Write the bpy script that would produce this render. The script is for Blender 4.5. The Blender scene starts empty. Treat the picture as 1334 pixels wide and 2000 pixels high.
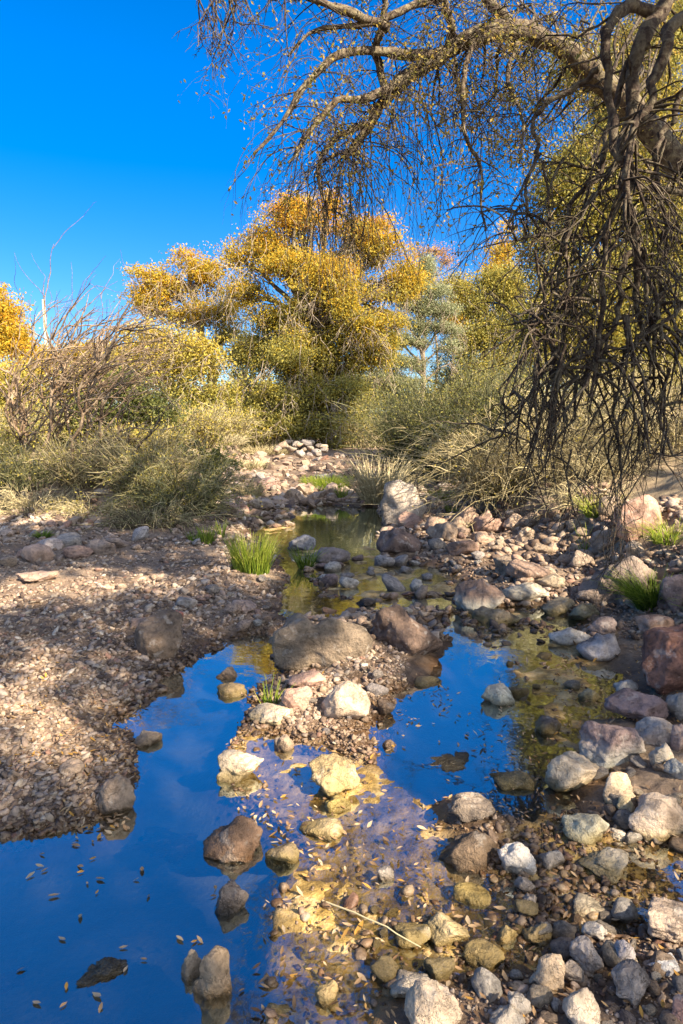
import bpy, bmesh, math, random
import numpy as np
from mathutils import Vector

random.seed(7)
rng = np.random.default_rng(7)
sc = bpy.context.scene
COL = sc.collection

# ------------------------------------------------------------------ camera
F = 1333.0            # focal length in pixels of the 1334 x 2000 photograph
HORIZON = 822.0
CAM_H = 1.5
TH = math.atan((1000.0 - HORIZON) / F)
cd = bpy.data.cameras.new("camera")
cam = bpy.data.objects.new("camera", cd)
COL.objects.link(cam)
cam.location = (0, 0, CAM_H)
cam.rotation_euler = (math.pi / 2 - TH, 0, 0)
cd.sensor_fit = 'VERTICAL'
cd.sensor_height = 36.0
cd.lens = 36.0 * F / 2000.0
cd.clip_start = 0.05
cd.clip_end = 3000
sc.camera = cam

# ------------------------------------------------------------------ light
SUN_EL = math.radians(36)
SUN_AZ = math.radians(132)        # clockwise from +Y (the view direction): behind the camera, to the right
SUN = np.array([math.sin(SUN_AZ) * math.cos(SUN_EL), math.cos(SUN_AZ) * math.cos(SUN_EL), math.sin(SUN_EL)])
world = bpy.data.worlds.new("World")
sc.world = world
world.use_nodes = True
wn, wl = world.node_tree.nodes, world.node_tree.links
wn.clear()
wout = wn.new('ShaderNodeOutputWorld')
bg = wn.new('ShaderNodeBackground')
sky = wn.new('ShaderNodeTexSky')
sky.sky_type = 'NISHITA'
sky.sun_disc = False
sky.sun_elevation = SUN_EL
sky.sun_rotation = SUN_AZ
sky.air_density = 1.0
sky.dust_density = 0.3
sky.ozone_density = 3.0
sky.altitude = 1400
bg.inputs['Strength'].default_value = 0.112
# clear desert sky: deepest blue on the side away from the sun, paler round the sun
tc = wn.new('ShaderNodeTexCoord')
dot = wn.new('ShaderNodeVectorMath'); dot.operation = 'DOT_PRODUCT'
dot.inputs[1].default_value = tuple(SUN)
wl.new(tc.outputs['Generated'], dot.inputs[0])
mr = wn.new('ShaderNodeMapRange')
mr.inputs['From Min'].default_value = 0.15
mr.inputs['From Max'].default_value = 0.75
wl.new(dot.outputs['Value'], mr.inputs['Value'])
deep = wn.new('ShaderNodeHueSaturation')
deep.inputs['Saturation'].default_value = 1.45
deep.inputs['Hue'].default_value = 0.509
deep.inputs['Value'].default_value = 0.74
pale = wn.new('ShaderNodeHueSaturation')
pale.inputs['Saturation'].default_value = 0.45
pale.inputs['Value'].default_value = 1.75
wmix = wn.new('ShaderNodeMix'); wmix.data_type = 'RGBA'
wl.new(sky.outputs[0], deep.inputs['Color'])
wl.new(sky.outputs[0], pale.inputs['Color'])
wl.new(mr.outputs[0], wmix.inputs['Factor'])
wl.new(deep.outputs[0], wmix.inputs['A'])
wl.new(pale.outputs[0], wmix.inputs['B'])
sep = wn.new('ShaderNodeSeparateXYZ')
wl.new(tc.outputs['Generated'], sep.inputs[0])
low = wn.new('ShaderNodeMapRange')
low.inputs['From Min'].default_value = 0.0; low.inputs['From Max'].default_value = 0.42
low.inputs['To Min'].default_value = 0.55; low.inputs['To Max'].default_value = 1.0
wl.new(sep.outputs['Z'], low.inputs['Value'])
wmul = wn.new('ShaderNodeVectorMath'); wmul.operation = 'SCALE'
wl.new(wmix.outputs['Result'], wmul.inputs[0]); wl.new(low.outputs[0], wmul.inputs['Scale'])
wl.new(wmul.outputs[0], bg.inputs['Color'])
wl.new(bg.outputs[0], wout.inputs[0])

sd_ = bpy.data.lights.new("sun", 'SUN')
sun = bpy.data.objects.new("sun", sd_)
COL.objects.link(sun)
sd_.energy = 5.0
sd_.angle = math.radians(0.6)
sd_.color = (1.0, 0.86, 0.66)
sun.rotation_euler = Vector(tuple(SUN)).to_track_quat('Z', 'Y').to_euler()

sc.view_settings.view_transform = 'Standard'
sc.view_settings.look = 'None'
sc.view_settings.exposure = 1.82
sc.view_settings.gamma = 1.0
cy = sc.cycles
cy.max_bounces = 7
cy.diffuse_bounces = 3
cy.glossy_bounces = 3
cy.transmission_bounces = 4
cy.transparent_max_bounces = 8
cy.caustics_reflective = False
cy.caustics_refractive = False
cy.use_denoising = True
cy.sample_clamp_indirect = 6.0

# ------------------------------------------------------------------ helpers
CT, ST = math.cos(TH), math.sin(TH)

def ray(u, v):
    a, b = (u - 667.0) / F, (1000.0 - v) / F
    return np.array([a, CT + b * ST, -ST + b * CT])

def at_plane(u, v, z=0.0):
    d = ray(u, v)
    t = (z - CAM_H) / d[2]
    return np.array([0, 0, CAM_H]) + d * t

def at_depth(u, v, y):
    d = ray(u, v)
    return np.array([0, 0, CAM_H]) + d * (y / d[1])

def pxm(px, y):               # metres spanned by px pixels at distance y
    return px / F * y * 1.005

def hash01(ix, iy, iz, seed):
    h = (ix * 374761393 + iy * 668265263 + iz * 1442695041 + seed * 1274126177) & 0xffffffff
    h = ((h ^ (h >> 13)) * 1274126177) & 0xffffffff
    h = ((h ^ (h >> 16)) * 2246822519) & 0xffffffff
    return ((h ^ (h >> 15)) & 0xffffff) / 16777215.0

def vnoise(p, seed=0):
    i = np.floor(p).astype(np.int64)
    f = p - i
    w = f * f * (3 - 2 * f)
    r = 0
    for dx in (0, 1):
        wx = w[..., 0] if dx else 1 - w[..., 0]
        for dy in (0, 1):
            wy = w[..., 1] if dy else 1 - w[..., 1]
            for dz in (0, 1):
                wz = w[..., 2] if dz else 1 - w[..., 2]
                r = r + wx * wy * wz * hash01(i[..., 0] + dx, i[..., 1] + dy, i[..., 2] + dz, seed)
    return r * 2 - 1

def fbm(p, octaves=3, seed=0, gain=0.5):
    a, s, r = 1.0, 0.0, 0
    for o in range(octaves):
        r = r + a * vnoise(p * (2.03 ** o) + o * 17.3, seed + o)
        s += a
        a *= gain
    return r / s

def sstep(x):
    x = np.clip(x, 0, 1)
    return x * x * (3 - 2 * x)

def poly_sd(x, y, poly):      # signed distance, negative inside
    poly = np.asarray(poly, float)
    d2 = np.full(x.shape, 1e18)
    inside = np.zeros(x.shape, bool)
    n = len(poly)
    for k in range(n):
        ax, ay = poly[k]
        bx, by = poly[(k + 1) % n]
        ex, ey = bx - ax, by - ay
        t = np.clip(((x - ax) * ex + (y - ay) * ey) / (ex * ex + ey * ey + 1e-12), 0, 1)
        d2 = np.minimum(d2, (x - ax - t * ex) ** 2 + (y - ay - t * ey) ** 2)
        c = (ay > y) != (by > y)
        xc = ax + (y - ay) * ex / (ey if abs(ey) > 1e-12 else 1e-12)
        inside ^= c & (x < xc)
    d = np.sqrt(d2)
    return np.where(inside, -d, d)

def ground_poly(px):
    return [tuple(at_plane(u, v)[:2]) for u, v in px]

def raw_mesh(name, V, faces, k, smooth=True):
    V = np.ascontiguousarray(V, np.float32)
    faces = np.ascontiguousarray(faces, np.int32)
    me = bpy.data.meshes.new(name)
    nf = len(faces)
    me.vertices.add(len(V))
    me.vertices.foreach_set('co', V.ravel())
    me.loops.add(nf * k)
    me.loops.foreach_set('vertex_index', faces.ravel())
    me.polygons.add(nf)
    me.polygons.foreach_set('loop_start', np.arange(0, nf * k, k, dtype=np.int32))
    me.polygons.foreach_set('loop_total', np.full(nf, k, np.int32))
    me.polygons.foreach_set('use_smooth', np.full(nf, smooth, bool))
    me.update(calc_edges=True)
    return me

def fattr(me, name, vals):
    a = me.attributes.new(name, 'FLOAT', 'POINT')
    a.data.foreach_set('value', np.ascontiguousarray(vals, np.float32))

def link(name, me, mat, parent=None, loc=None):
    o = bpy.data.objects.new(name, me)
    COL.objects.link(o)
    if mat is not None and not me.materials:
        me.materials.append(mat)
    if parent is not None:
        o.parent = parent
    if loc is not None:
        o.location = tuple(float(c) for c in loc)
    return o

def tag(o, label, cat=None, group=None, kind=None):
    if label: o['label'] = label
    if cat: o['category'] = cat
    if group: o['group'] = group
    if kind: o['kind'] = kind
    return o

def thing(name, label, cat, loc, group=None):
    o = bpy.data.objects.new(name, None)
    COL.objects.link(o)
    o.location = tuple(float(c) for c in loc)
    return tag(o, label, cat, group)

def tubes(P, R, sides=3):
    """P (N,K,3), R (N,K) -> verts, quads"""
    N, K, _ = P.shape
    T = np.gradient(P, axis=1)
    T /= np.linalg.norm(T, axis=2, keepdims=True) + 1e-9
    D = P[:, -1] - P[:, 0]
    ax = np.eye(3)[np.argmin(np.abs(D), axis=1)][:, None, :]
    A = np.cross(T, ax)
    A /= np.linalg.norm(A, axis=2, keepdims=True) + 1e-9
    B = np.cross(T, A)
    ang = np.arange(sides) * 2 * math.pi / sides
    V = P[:, :, None, :] + R[:, :, None, None] * (A[:, :, None, :] * np.cos(ang)[None, None, :, None] + B[:, :, None, :] * np.sin(ang)[None, None, :, None])
    base = np.arange(N)[:, None, None] * (K * sides) + np.arange(K - 1)[None, :, None] * sides
    s = np.arange(sides)[None, None, :]
    s2 = (s + 1) % sides
    Q = np.stack([base + s, base + s2, base + sides + s2, base + sides + s], axis=-1)
    return V.reshape(-1, 3), Q.reshape(-1, 4)

class Wood:
    """collects crooked tubes of differing length into one mesh"""
    def __init__(self):
        self.V, self.Q, self.n = [], [], 0
        self.tips = []
    def add(self, pts, rad, sides=4):
        P = np.asarray(pts, float)[None]
        R = np.asarray(rad, float)[None]
        v, q = tubes(P, R, sides)
        self.V.append(v); self.Q.append(q + self.n); self.n += len(v)
    def mesh(self, name, origin=(0, 0, 0)):
        return raw_mesh(name, np.concatenate(self.V) - np.asarray(origin, float), np.concatenate(self.Q), 4)

def unit(n):
    d = rng.normal(size=(n, 3))
    return d / np.linalg.norm(d, axis=1, keepdims=True)

def leaf_quads(C, size, up=0.3, aspect=0.5, dirs=None, fold=0.25):
    """diamond shaped leaves, bent along the middle: 4 points, 2 triangles each"""
    n = len(C)
    a = unit(n) if dirs is None else dirs + 0.6 * unit(n)
    a /= np.linalg.norm(a, axis=1, keepdims=True)
    nrm = unit(n) + np.array([0, 0, up])
    b = np.cross(a, nrm)
    b /= np.linalg.norm(b, axis=1, keepdims=True) + 1e-9
    nn = np.cross(a, b)
    size = np.broadcast_to(np.asarray(size, float), (n,))[:, None]
    l, w = size * 0.5, size * 0.5 * aspect
    V = np.stack([C - a * l, C + b * w + nn * w * fold, C + a * l, C - b * w + nn * w * fold], axis=1)
    i = np.arange(n)[:, None] * 4
    T = np.concatenate([i + np.array([[0, 1, 2]]), i + np.array([[0, 2, 3]])], axis=1).reshape(-1, 3)
    return V.reshape(-1, 3), T

# ------------------------------------------------------------------ materials
def new_mat(name):
    m = bpy.data.materials.new(name)
    m.use_nodes = True
    nt = m.node_tree
    nt.nodes.clear()
    out = nt.nodes.new('ShaderNodeOutputMaterial')
    return m, nt, out

def N(nt, typ, **kw):
    n = nt.nodes.new(typ)
    for k, v in kw.items():
        setattr(n, k, v)
    return n

def setin(n, **kw):
    for k, v in kw.items():
        n.inputs[k.replace('_', ' ')].default_value = v
    return n

def ramp(nt, stops, src=None, interp='LINEAR'):
    r = N(nt, 'ShaderNodeValToRGB')
    cr = r.color_ramp
    cr.interpolation = interp
    while len(cr.elements) < len(stops):
        cr.elements.new(0.5)
    for e, (p, c) in zip(cr.elements, stops):
        e.position = p
        e.color = (c[0], c[1], c[2], 1) if len(c) == 3 else c
    if src is not None:
        nt.links.new(src, r.inputs[0])
    return r

def noise(nt, scale, detail=4, rough=0.6, vec=None):
    n = N(nt, 'ShaderNodeTexNoise')
    setin(n, Scale=scale, Detail=detail, Roughness=rough)
    if vec is not None:
        nt.links.new(vec, n.inputs['Vector'])
    return n

def mixc(nt, fac, a, b, blend='MIX'):
    m = N(nt, 'ShaderNodeMix', data_type='RGBA', blend_type=blend)
    for sock, v in (('Factor', fac), ('A', a), ('B', b)):
        if hasattr(v, 'links') or hasattr(v, 'is_linked'):
            nt.links.new(v, m.inputs[sock])
        elif sock == 'Factor':
            m.inputs['Factor'].default_value = v
        else:
            m.inputs[sock].default_value = (v[0], v[1], v[2], 1)
    return m.outputs['Result']

def math_(nt, op, a, b=None, clamp=False):
    m = N(nt, 'ShaderNodeMath', operation=op, use_clamp=clamp)
    for i, v in enumerate((a, b)):
        if v is None: continue
        if hasattr(v, 'is_linked'): nt.links.new(v, m.inputs[i])
        else: m.inputs[i].default_value = v
    return m.outputs[0]

def maprange(nt, src, a, b, c=0.0, d=1.0):
    m = N(nt, 'ShaderNodeMapRange')
    setin(m, From_Min=a, From_Max=b, To_Min=c, To_Max=d)
    nt.links.new(src, m.inputs['Value'])
    return m.outputs[0]

def wetness(nt, lo=0.035, hi=-0.005, wob=0.03):
    """1 where the surface is below or just above the water line"""
    g = N(nt, 'ShaderNodeNewGeometry')
    s = N(nt, 'ShaderNodeSeparateXYZ')
    nt.links.new(g.outputs['Position'], s.inputs[0])
    n = noise(nt, 9, 2, 0.5, g.outputs['Position'])
    z = math_(nt, 'ADD', s.outputs['Z'], math_(nt, 'MULTIPLY', math_(nt, 'SUBTRACT', n.outputs['Fac'], 0.5), wob))
    return maprange(nt, z, lo, hi), g, s

def m_rock(name='rock_surface', moss=0.0, chalk=0.0, pits=0.0):
    m, nt, out = new_mat(name)
    oi = N(nt, 'ShaderNodeObjectInfo')
    tcn = N(nt, 'ShaderNodeTexCoord')
    vec = N(nt, 'ShaderNodeVectorMath', operation='ADD')
    nt.links.new(tcn.outputs['Object'], vec.inputs[0])
    sc3 = N(nt, 'ShaderNodeVectorMath', operation='SCALE')
    cmb = N(nt, 'ShaderNodeCombineXYZ')
    for k in 'XYZ': nt.links.new(oi.outputs['Random'], cmb.inputs[k])
    nt.links.new(cmb.outputs[0], sc3.inputs[0]); sc3.inputs['Scale'].default_value = 40
    nt.links.new(sc3.outputs[0], vec.inputs[1])
    v = vec.outputs[0]
    n1 = noise(nt, 6, 6, 0.65, v)
    n2 = noise(nt, 38, 5, 0.7, v)
    n3 = noise(nt, 14, 4, 0.6, v)
    var = ramp(nt, [(0.3, (0.32, 0.29, 0.27)), (0.45, (0.80, 0.76, 0.73)), (0.58, (1.12, 1.05, 0.98)), (0.75, (1.6, 1.5, 1.36))], n1.outputs['Fac'])
    c = mixc(nt, 1.0, oi.outputs['Color'], var.outputs[0], 'MULTIPLY')
    sp = ramp(nt, [(0.3, (0.45, 0.43, 0.42)), (0.47, (1, 1, 1)), (0.62, (1.05, 1.02, 1.0)), (0.75, (1.5, 1.45, 1.4))], n2.outputs['Fac'])
    c = mixc(nt, 0.85, c, sp.outputs[0], 'MULTIPLY')
    # pale mineral crust and lichen blotches
    cr = ramp(nt, [(0.58, (0, 0, 0)), (0.66, (1, 1, 1))], n3.outputs['Fac'])
    c = mixc(nt, math_(nt, 'MULTIPLY', cr.outputs[0], 0.35), c, (0.48, 0.43, 0.37))
    wet, g, s = wetness(nt, 0.05, 0.0, 0.05)
    if chalk:
        ch = maprange(nt, s.outputs['Z'], 0.16, 0.04)
        c = mixc(nt, math_(nt, 'MULTIPLY', ch, chalk), c, (0.5, 0.49, 0.40))
    if moss:
        ms = maprange(nt, math_(nt, 'ADD', s.outputs['Z'], math_(nt, 'MULTIPLY', n3.outputs['Fac'], 0.08)), 0.10, 0.055)
        c = mixc(nt, math_(nt, 'MULTIPLY', ms, moss), c, (0.28, 0.21, 0.065))
    wc = mixc(nt, 1.0, c, (0.42, 0.37, 0.28), 'MULTIPLY')
    c = mixc(nt, wet, c, wc)
    b = N(nt, 'ShaderNodeBsdfPrincipled')
    nt.links.new(c, b.inputs['Base Color'])
    nt.links.new(maprange(nt, wet, 0, 1, 0.85, 0.28), b.inputs['Roughness'])
    b.inputs['Specular IOR Level'].default_value = 0.35
    vor = N(nt, 'ShaderNodeTexVoronoi', feature='DISTANCE_TO_EDGE')
    setin(vor, Scale=7.0)
    wv = N(nt, 'ShaderNodeVectorMath', operation='ADD')
    nt.links.new(v, wv.inputs[0])
    ws = N(nt, 'ShaderNodeVectorMath', operation='SCALE'); ws.inputs['Scale'].default_value = 0.5
    nt.links.new(n1.outputs['Color'], ws.inputs[0]); nt.links.new(ws.outputs[0], wv.inputs[1])
    wv.label = 'warp'
    nt.links.new(wv.outputs[0], vor.inputs['Vector'])
    crack = ramp(nt, [(0.0, (0, 0, 0)), (0.03, (1, 1, 1))], vor.outputs['Distance'])
    h = math_(nt, 'ADD', math_(nt, 'MULTIPLY', n1.outputs['Fac'], 1.0), math_(nt, 'MULTIPLY', n2.outputs['Fac'], 0.45 + pits))
    h = math_(nt, 'ADD', h, math_(nt, 'MULTIPLY', crack.outputs[0], 0.12))
    bp = N(nt, 'ShaderNodeBump'); setin(bp, Strength=0.9, Distance=0.035)
    nt.links.new(h, bp.inputs['Height']); nt.links.new(bp.outputs[0], b.inputs['Normal'])
    nt.links.new(b.outputs[0], out.inputs[0])
    return m

def m_gravel():
    m, nt, out = new_mat('gravel_stone')
    g0 = N(nt, 'ShaderNodeNewGeometry')
    r = ramp(nt, [(0.0, (0.08, 0.055, 0.042)), (0.2, (0.18, 0.125, 0.09)), (0.4, (0.28, 0.205, 0.145)), (0.54, (0.30, 0.25, 0.215)),
                  (0.68, (0.34, 0.24, 0.165)), (0.84, (0.40, 0.33, 0.25)), (0.94, (0.25, 0.14, 0.10)), (1.0, (0.52, 0.46, 0.38))], g0.outputs['Random Per Island'])
    n = noise(nt, 45, 4, 0.7, g0.outputs['Position'])
    v = ramp(nt, [(0.3, (0.4, 0.37, 0.34)), (0.5, (0.88, 0.86, 0.83)), (0.72, (1.3, 1.22, 1.15))], n.outputs['Fac'])
    c = mixc(nt, 0.8, r.outputs[0], v.outputs[0], 'MULTIPLY')
    wet, g, s = wetness(nt, 0.055, 0.0, 0.05)
    c = mixc(nt, wet, c, mixc(nt, 1.0, c, (0.38, 0.30, 0.19), 'MULTIPLY'))
    b = N(nt, 'ShaderNodeBsdfPrincipled')
    nt.links.new(c, b.inputs['Base Color'])
    nt.links.new(maprange(nt, wet, 0, 1, 0.85, 0.3), b.inputs['Roughness'])
    b.inputs['Specular IOR Level'].default_value = 0.3
    bp = N(nt, 'ShaderNodeBump'); setin(bp, Strength=0.6, Distance=0.01)
    nt.links.new(n.outputs['Fac'], bp.inputs['Height']); nt.links.new(bp.outputs[0], b.inputs['Normal'])
    nt.links.new(b.outputs[0], out.inputs[0])
    return m

def m_ground():
    m, nt, out = new_mat('creek_bed')
    wet, g, s = wetness(nt, 0.06, 0.005, 0.05)
    p = g.outputs['Position']
    n1 = noise(nt, 1.1, 5, 0.6, p)
    n2 = noise(nt, 26, 5, 0.75, p)
    n3 = noise(nt, 7, 5, 0.65, p)
    dirt = ramp(nt, [(0.3, (0.10, 0.07, 0.047)), (0.5, (0.19, 0.135, 0.095)), (0.7, (0.29, 0.225, 0.16))], n1.outputs['Fac'])
    grit = ramp(nt, [(0.3, (0.45, 0.42, 0.4)), (0.5, (0.95, 0.93, 0.9)), (0.7, (1.5, 1.42, 1.35))], n2.outputs['Fac'])
    c = mixc(nt, 0.9, dirt.outputs[0], grit.outputs[0], 'MULTIPLY')
    straw = N(nt, 'ShaderNodeAttribute', attribute_name='bank')
    bankc = ramp(nt, [(0.3, (0.17, 0.12, 0.075)), (0.6, (0.33, 0.25, 0.15)), (0.8, (0.40, 0.33, 0.20))], n3.outputs['Fac'])
    c = mixc(nt, straw.outputs['Fac'], c, bankc.outputs[0])
    wetc = mixc(nt, 1.0, c, (0.40, 0.31, 0.20), 'MULTIPLY')
    c = mixc(nt, wet, c, wetc)
    # algae on the shallow bed, dark silt on the deep one
    alg = N(nt, 'ShaderNodeAttribute', attribute_name='algae')
    ac = ramp(nt, [(0.25, (0.06, 0.04, 0.018)), (0.38, (0.17, 0.11, 0.036)), (0.48, (0.32, 0.215, 0.065)), (0.58, (0.45, 0.33, 0.16)), (0.75, (0.32, 0.21, 0.05))], n3.outputs['Fac'])
    ac2 = mixc(nt, 0.7, ac.outputs[0], grit.outputs[0], 'MULTIPLY')
    c = mixc(nt, alg.outputs['Fac'], c, ac2)
    dp = N(nt, 'ShaderNodeAttribute', attribute_name='silt')
    c = mixc(nt, dp.outputs['Fac'], c, (0.06, 0.065, 0.055))
    b = N(nt, 'ShaderNodeBsdfPrincipled')
    nt.links.new(c, b.inputs['Base Color'])
    nt.links.new(maprange(nt, wet, 0, 1, 0.95, 0.32), b.inputs['Roughness'])
    b.inputs['Specular IOR Level'].default_value = 0.3
    bp = N(nt, 'ShaderNodeBump'); setin(bp, Strength=0.8, Distance=0.02)
    nt.links.new(math_(nt, 'ADD', n2.outputs['Fac'], n3.outputs['Fac']), bp.inputs['Height'])
    nt.links.new(bp.outputs[0], b.inputs['Normal'])
    nt.links.new(b.outputs[0], out.inputs[0])
    return m

def m_water():
    m, nt, out = new_mat('creek_water')
    g = N(nt, 'ShaderNodeNewGeometry')
    n = noise(nt, 5, 3, 0.5, g.outputs['Position'])
    bp = N(nt, 'ShaderNodeBump'); setin(bp, Strength=0.22, Distance=0.01)
    nt.links.new(n.outputs['Fac'], bp.inputs['Height'])
    gl = N(nt, 'ShaderNodeBsdfGlossy'); setin(gl, Roughness=0.03)
    gl.inputs['Color'].default_value = (0.9, 1, 0.97, 1)
    nt.links.new(bp.outputs[0], gl.inputs['Normal'])
    tr = N(nt, 'ShaderNodeBsdfTransparent')
    tr.inputs['Color'].default_value = (0.93, 0.90, 0.80, 1)
    fr = N(nt, 'ShaderNodeLayerWeight')
    nt.links.new(bp.outputs[0], fr.inputs['Normal'])
    fac = math_(nt, 'ADD', math_(nt, 'MULTIPLY', math_(nt, 'POWER', fr.outputs['Facing'], 3.5), 0.60), 0.38)
    mx = N(nt, 'ShaderNodeMixShader')
    nt.links.new(fac, mx.inputs[0]); nt.links.new(tr.outputs[0], mx.inputs[1]); nt.links.new(gl.outputs[0], mx.inputs[2])
    nt.links.new(mx.outputs[0], out.inputs[0])
    return m

def m_leaf(name, stops, jitter=0.35, transl=0.35, rough=0.6):
    """leaf colour from the 'tint' attribute, every leaf a little different"""
    m, nt, out = new_mat(name)
    g = N(nt, 'ShaderNodeNewGeometry')
    a = N(nt, 'ShaderNodeAttribute', attribute_name='tint')
    f = math_(nt, 'ADD', a.outputs['Fac'], math_(nt, 'MULTIPLY', math_(nt, 'SUBTRACT', g.outputs['Random Per Island'], 0.5), jitter), True)
    r = ramp(nt, stops, f)
    b = N(nt, 'ShaderNodeBsdfPrincipled')
    setin(b, Roughness=rough)
    b.inputs['Specular IOR Level'].default_value = 0.25
    nt.links.new(r.outputs[0], b.inputs['Base Color'])
    t = N(nt, 'ShaderNodeBsdfTranslucent')
    nt.links.new(r.outputs[0], t.inputs['Color'])
    mx = N(nt, 'ShaderNodeMixShader'); mx.inputs[0].default_value = transl
    nt.links.new(b.outputs[0], mx.inputs[1]); nt.links.new(t.outputs[0], mx.inputs[2])
    nt.links.new(mx.outputs[0], out.inputs[0])
    return m

def m_bark(name, c0, c1, c2, scale=14, bump=0.8):
    m, nt, out = new_mat(name)
    g = N(nt, 'ShaderNodeNewGeometry')
    n = noise(nt, scale, 5, 0.7, g.outputs['Position'])
    n2 = noise(nt, scale * 0.35, 3, 0.6, g.outputs['Position'])
    r = ramp(nt, [(0.32, c0), (0.5, c1), (0.68, c2)], n.outputs['Fac'])
    li = ramp(nt, [(0.52, (0, 0, 0)), (0.6, (1, 1, 1))], n2.outputs['Fac'])
    c = mixc(nt, math_(nt, 'MULTIPLY', li.outputs[0], 0.5), r.outputs[0], c2)
    b = N(nt, 'ShaderNodeBsdfPrincipled'); setin(b, Roughness=0.9)
    b.inputs['Specular IOR Level'].default_value = 0.2
    nt.links.new(c, b.inputs['Base Color'])
    bp = N(nt, 'ShaderNodeBump'); setin(bp, Strength=bump, Distance=0.03)
    nt.links.new(n.outputs['Fac'], bp.inputs['Height']); nt.links.new(bp.outputs[0], b.inputs['Normal'])
    nt.links.new(b.outputs[0], out.inputs[0])
    return m

M = dict(
    rock=m_rock('rock_surface'),
    rock_moss=m_rock('mossy_rock_surface', moss=0.65),
    rock_chalk=m_rock('crusted_rock_surface', chalk=0.9, moss=0.4),
    rock_pit=m_rock('pitted_rock_surface', pits=0.8),
    gravel=m_gravel(), ground=m_ground(), water=m_water(),
    oak_leaf=m_leaf('oak_leaves', [(0, (0.16, 0.155, 0.045)), (0.3, (0.29, 0.26, 0.065)), (0.55, (0.44, 0.33, 0.03)), (0.8, (0.58, 0.34, 0.025)), (1, (0.60, 0.27, 0.025))], transl=0.45),
    scrub_leaf=m_leaf('scrub_leaves', [(0, (0.05, 0.065, 0.02)), (0.35, (0.14, 0.145, 0.035)), (0.7, (0.33, 0.28, 0.055)), (1, (0.48, 0.35, 0.05))]),
    juniper_leaf=m_leaf('juniper_leaves', [(0, (0.09, 0.10, 0.045)), (0.4, (0.19, 0.20, 0.09)), (0.7, (0.31, 0.32, 0.17)), (1, (0.40, 0.40, 0.22))]),
    hang_leaf=m_leaf('live_oak_leaves', [(0, (0.06, 0.065, 0.018)), (0.4, (0.19, 0.18, 0.04)), (0.7, (0.38, 0.28, 0.055)), (1, (0.50, 0.30, 0.05))], 0.6, 0.45),
    dry_stem=m_leaf('dry_stems', [(0, (0.10, 0.075, 0.045)), (0.3, (0.26, 0.22, 0.115)), (0.65, (0.46, 0.38, 0.20)), (1, (0.62, 0.52, 0.30))], 0.7, 0.15, 0.8),
    green_stem=m_leaf('broom_stems', [(0, (0.05, 0.05, 0.028)), (0.35, (0.13, 0.135, 0.065)), (0.7, (0.25, 0.24, 0.11)), (1, (0.42, 0.36, 0.18))], 0.7, 0.15, 0.8),
    grass=m_leaf('green_grass', [(0, (0.09, 0.15, 0.025)), (0.35, (0.27, 0.38, 0.04)), (0.75, (0.52, 0.55, 0.09)), (1, (0.62, 0.55, 0.22))], 0.6, 0.5),
    litter=m_leaf('fallen_leaves', [(0, (0.10, 0.06, 0.035)), (0.3, (0.24, 0.14, 0.07)), (0.6, (0.36, 0.23, 0.12)), (0.88, (0.46, 0.35, 0.22)), (1, (0.45, 0.24, 0.05))], 1.0, 0.2),
    bark=m_bark('oak_bark', (0.03, 0.022, 0.017), (0.10, 0.072, 0.05), (0.24, 0.205, 0.125), 18, 1.0),
    twig=m_bark('twig_bark', (0.02, 0.014, 0.011), (0.055, 0.038, 0.028), (0.16, 0.135, 0.09), 20),
    pale_bark=m_bark('pale_bark', (0.12, 0.09, 0.06), (0.26, 0.20, 0.14), (0.38, 0.32, 0.24)),
    shrub_bark=m_bark('shrub_bark', (0.06, 0.04, 0.025), (0.19, 0.125, 0.075), (0.36, 0.28, 0.19)),
    stalk=m_bark('stalk_skin', (0.35, 0.33, 0.26), (0.5, 0.48, 0.38), (0.6, 0.58, 0.48)),
)

# ------------------------------------------------------------------ terrain
DEEP = [ground_poly(p) for p in (
    [(-700, 1660), (0, 1640), (60, 1635), (130, 1620), (190, 1603), (240, 1580), (268, 1520), (262, 1455), (252, 1420), (280, 1385), (325, 1345), (362, 1312), (398, 1282), (450, 1258),
     (500, 1243), (545, 1240), (535, 1290), (540, 1310), (500, 1330), (470, 1350), (485, 1385), (470, 1425), (440, 1470), (430, 1510), (470, 1560), (540, 1600), (595, 1645), (575, 1690), (540, 1740), (535, 1820), (515, 1900), (520, 2000), (480, 2500), (-900, 2500)],
    [(870, 1195), (885, 1270), (850, 1340), (775, 1362), (755, 1400), (733, 1440), (735, 1490), (790, 1540), (830, 1575), (900, 1555), (960, 1580), (1045, 1612), (1062, 1560), (1060, 1490), (1080, 1440), (1060, 1380), (1000, 1310), (940, 1250), (900, 1200)],
    [(880, 1172), (870, 1195), (800, 1188), (720, 1192), (640, 1204), (560, 1206), (548, 1180), (560, 1140), (588, 1120), (605, 1130), (632, 1165), (700, 1178), (800, 1166), (860, 1165)],
    [(560, 1118), (552, 1100), (575, 1080), (592, 1095), (600, 1130), (575, 1140)],
    [(585, 996), (640, 986), (735, 990), (756, 1015), (748, 1040), (712, 1066), (660, 1080), (610, 1072), (585, 1045), (560, 1015)],
)]
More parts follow.
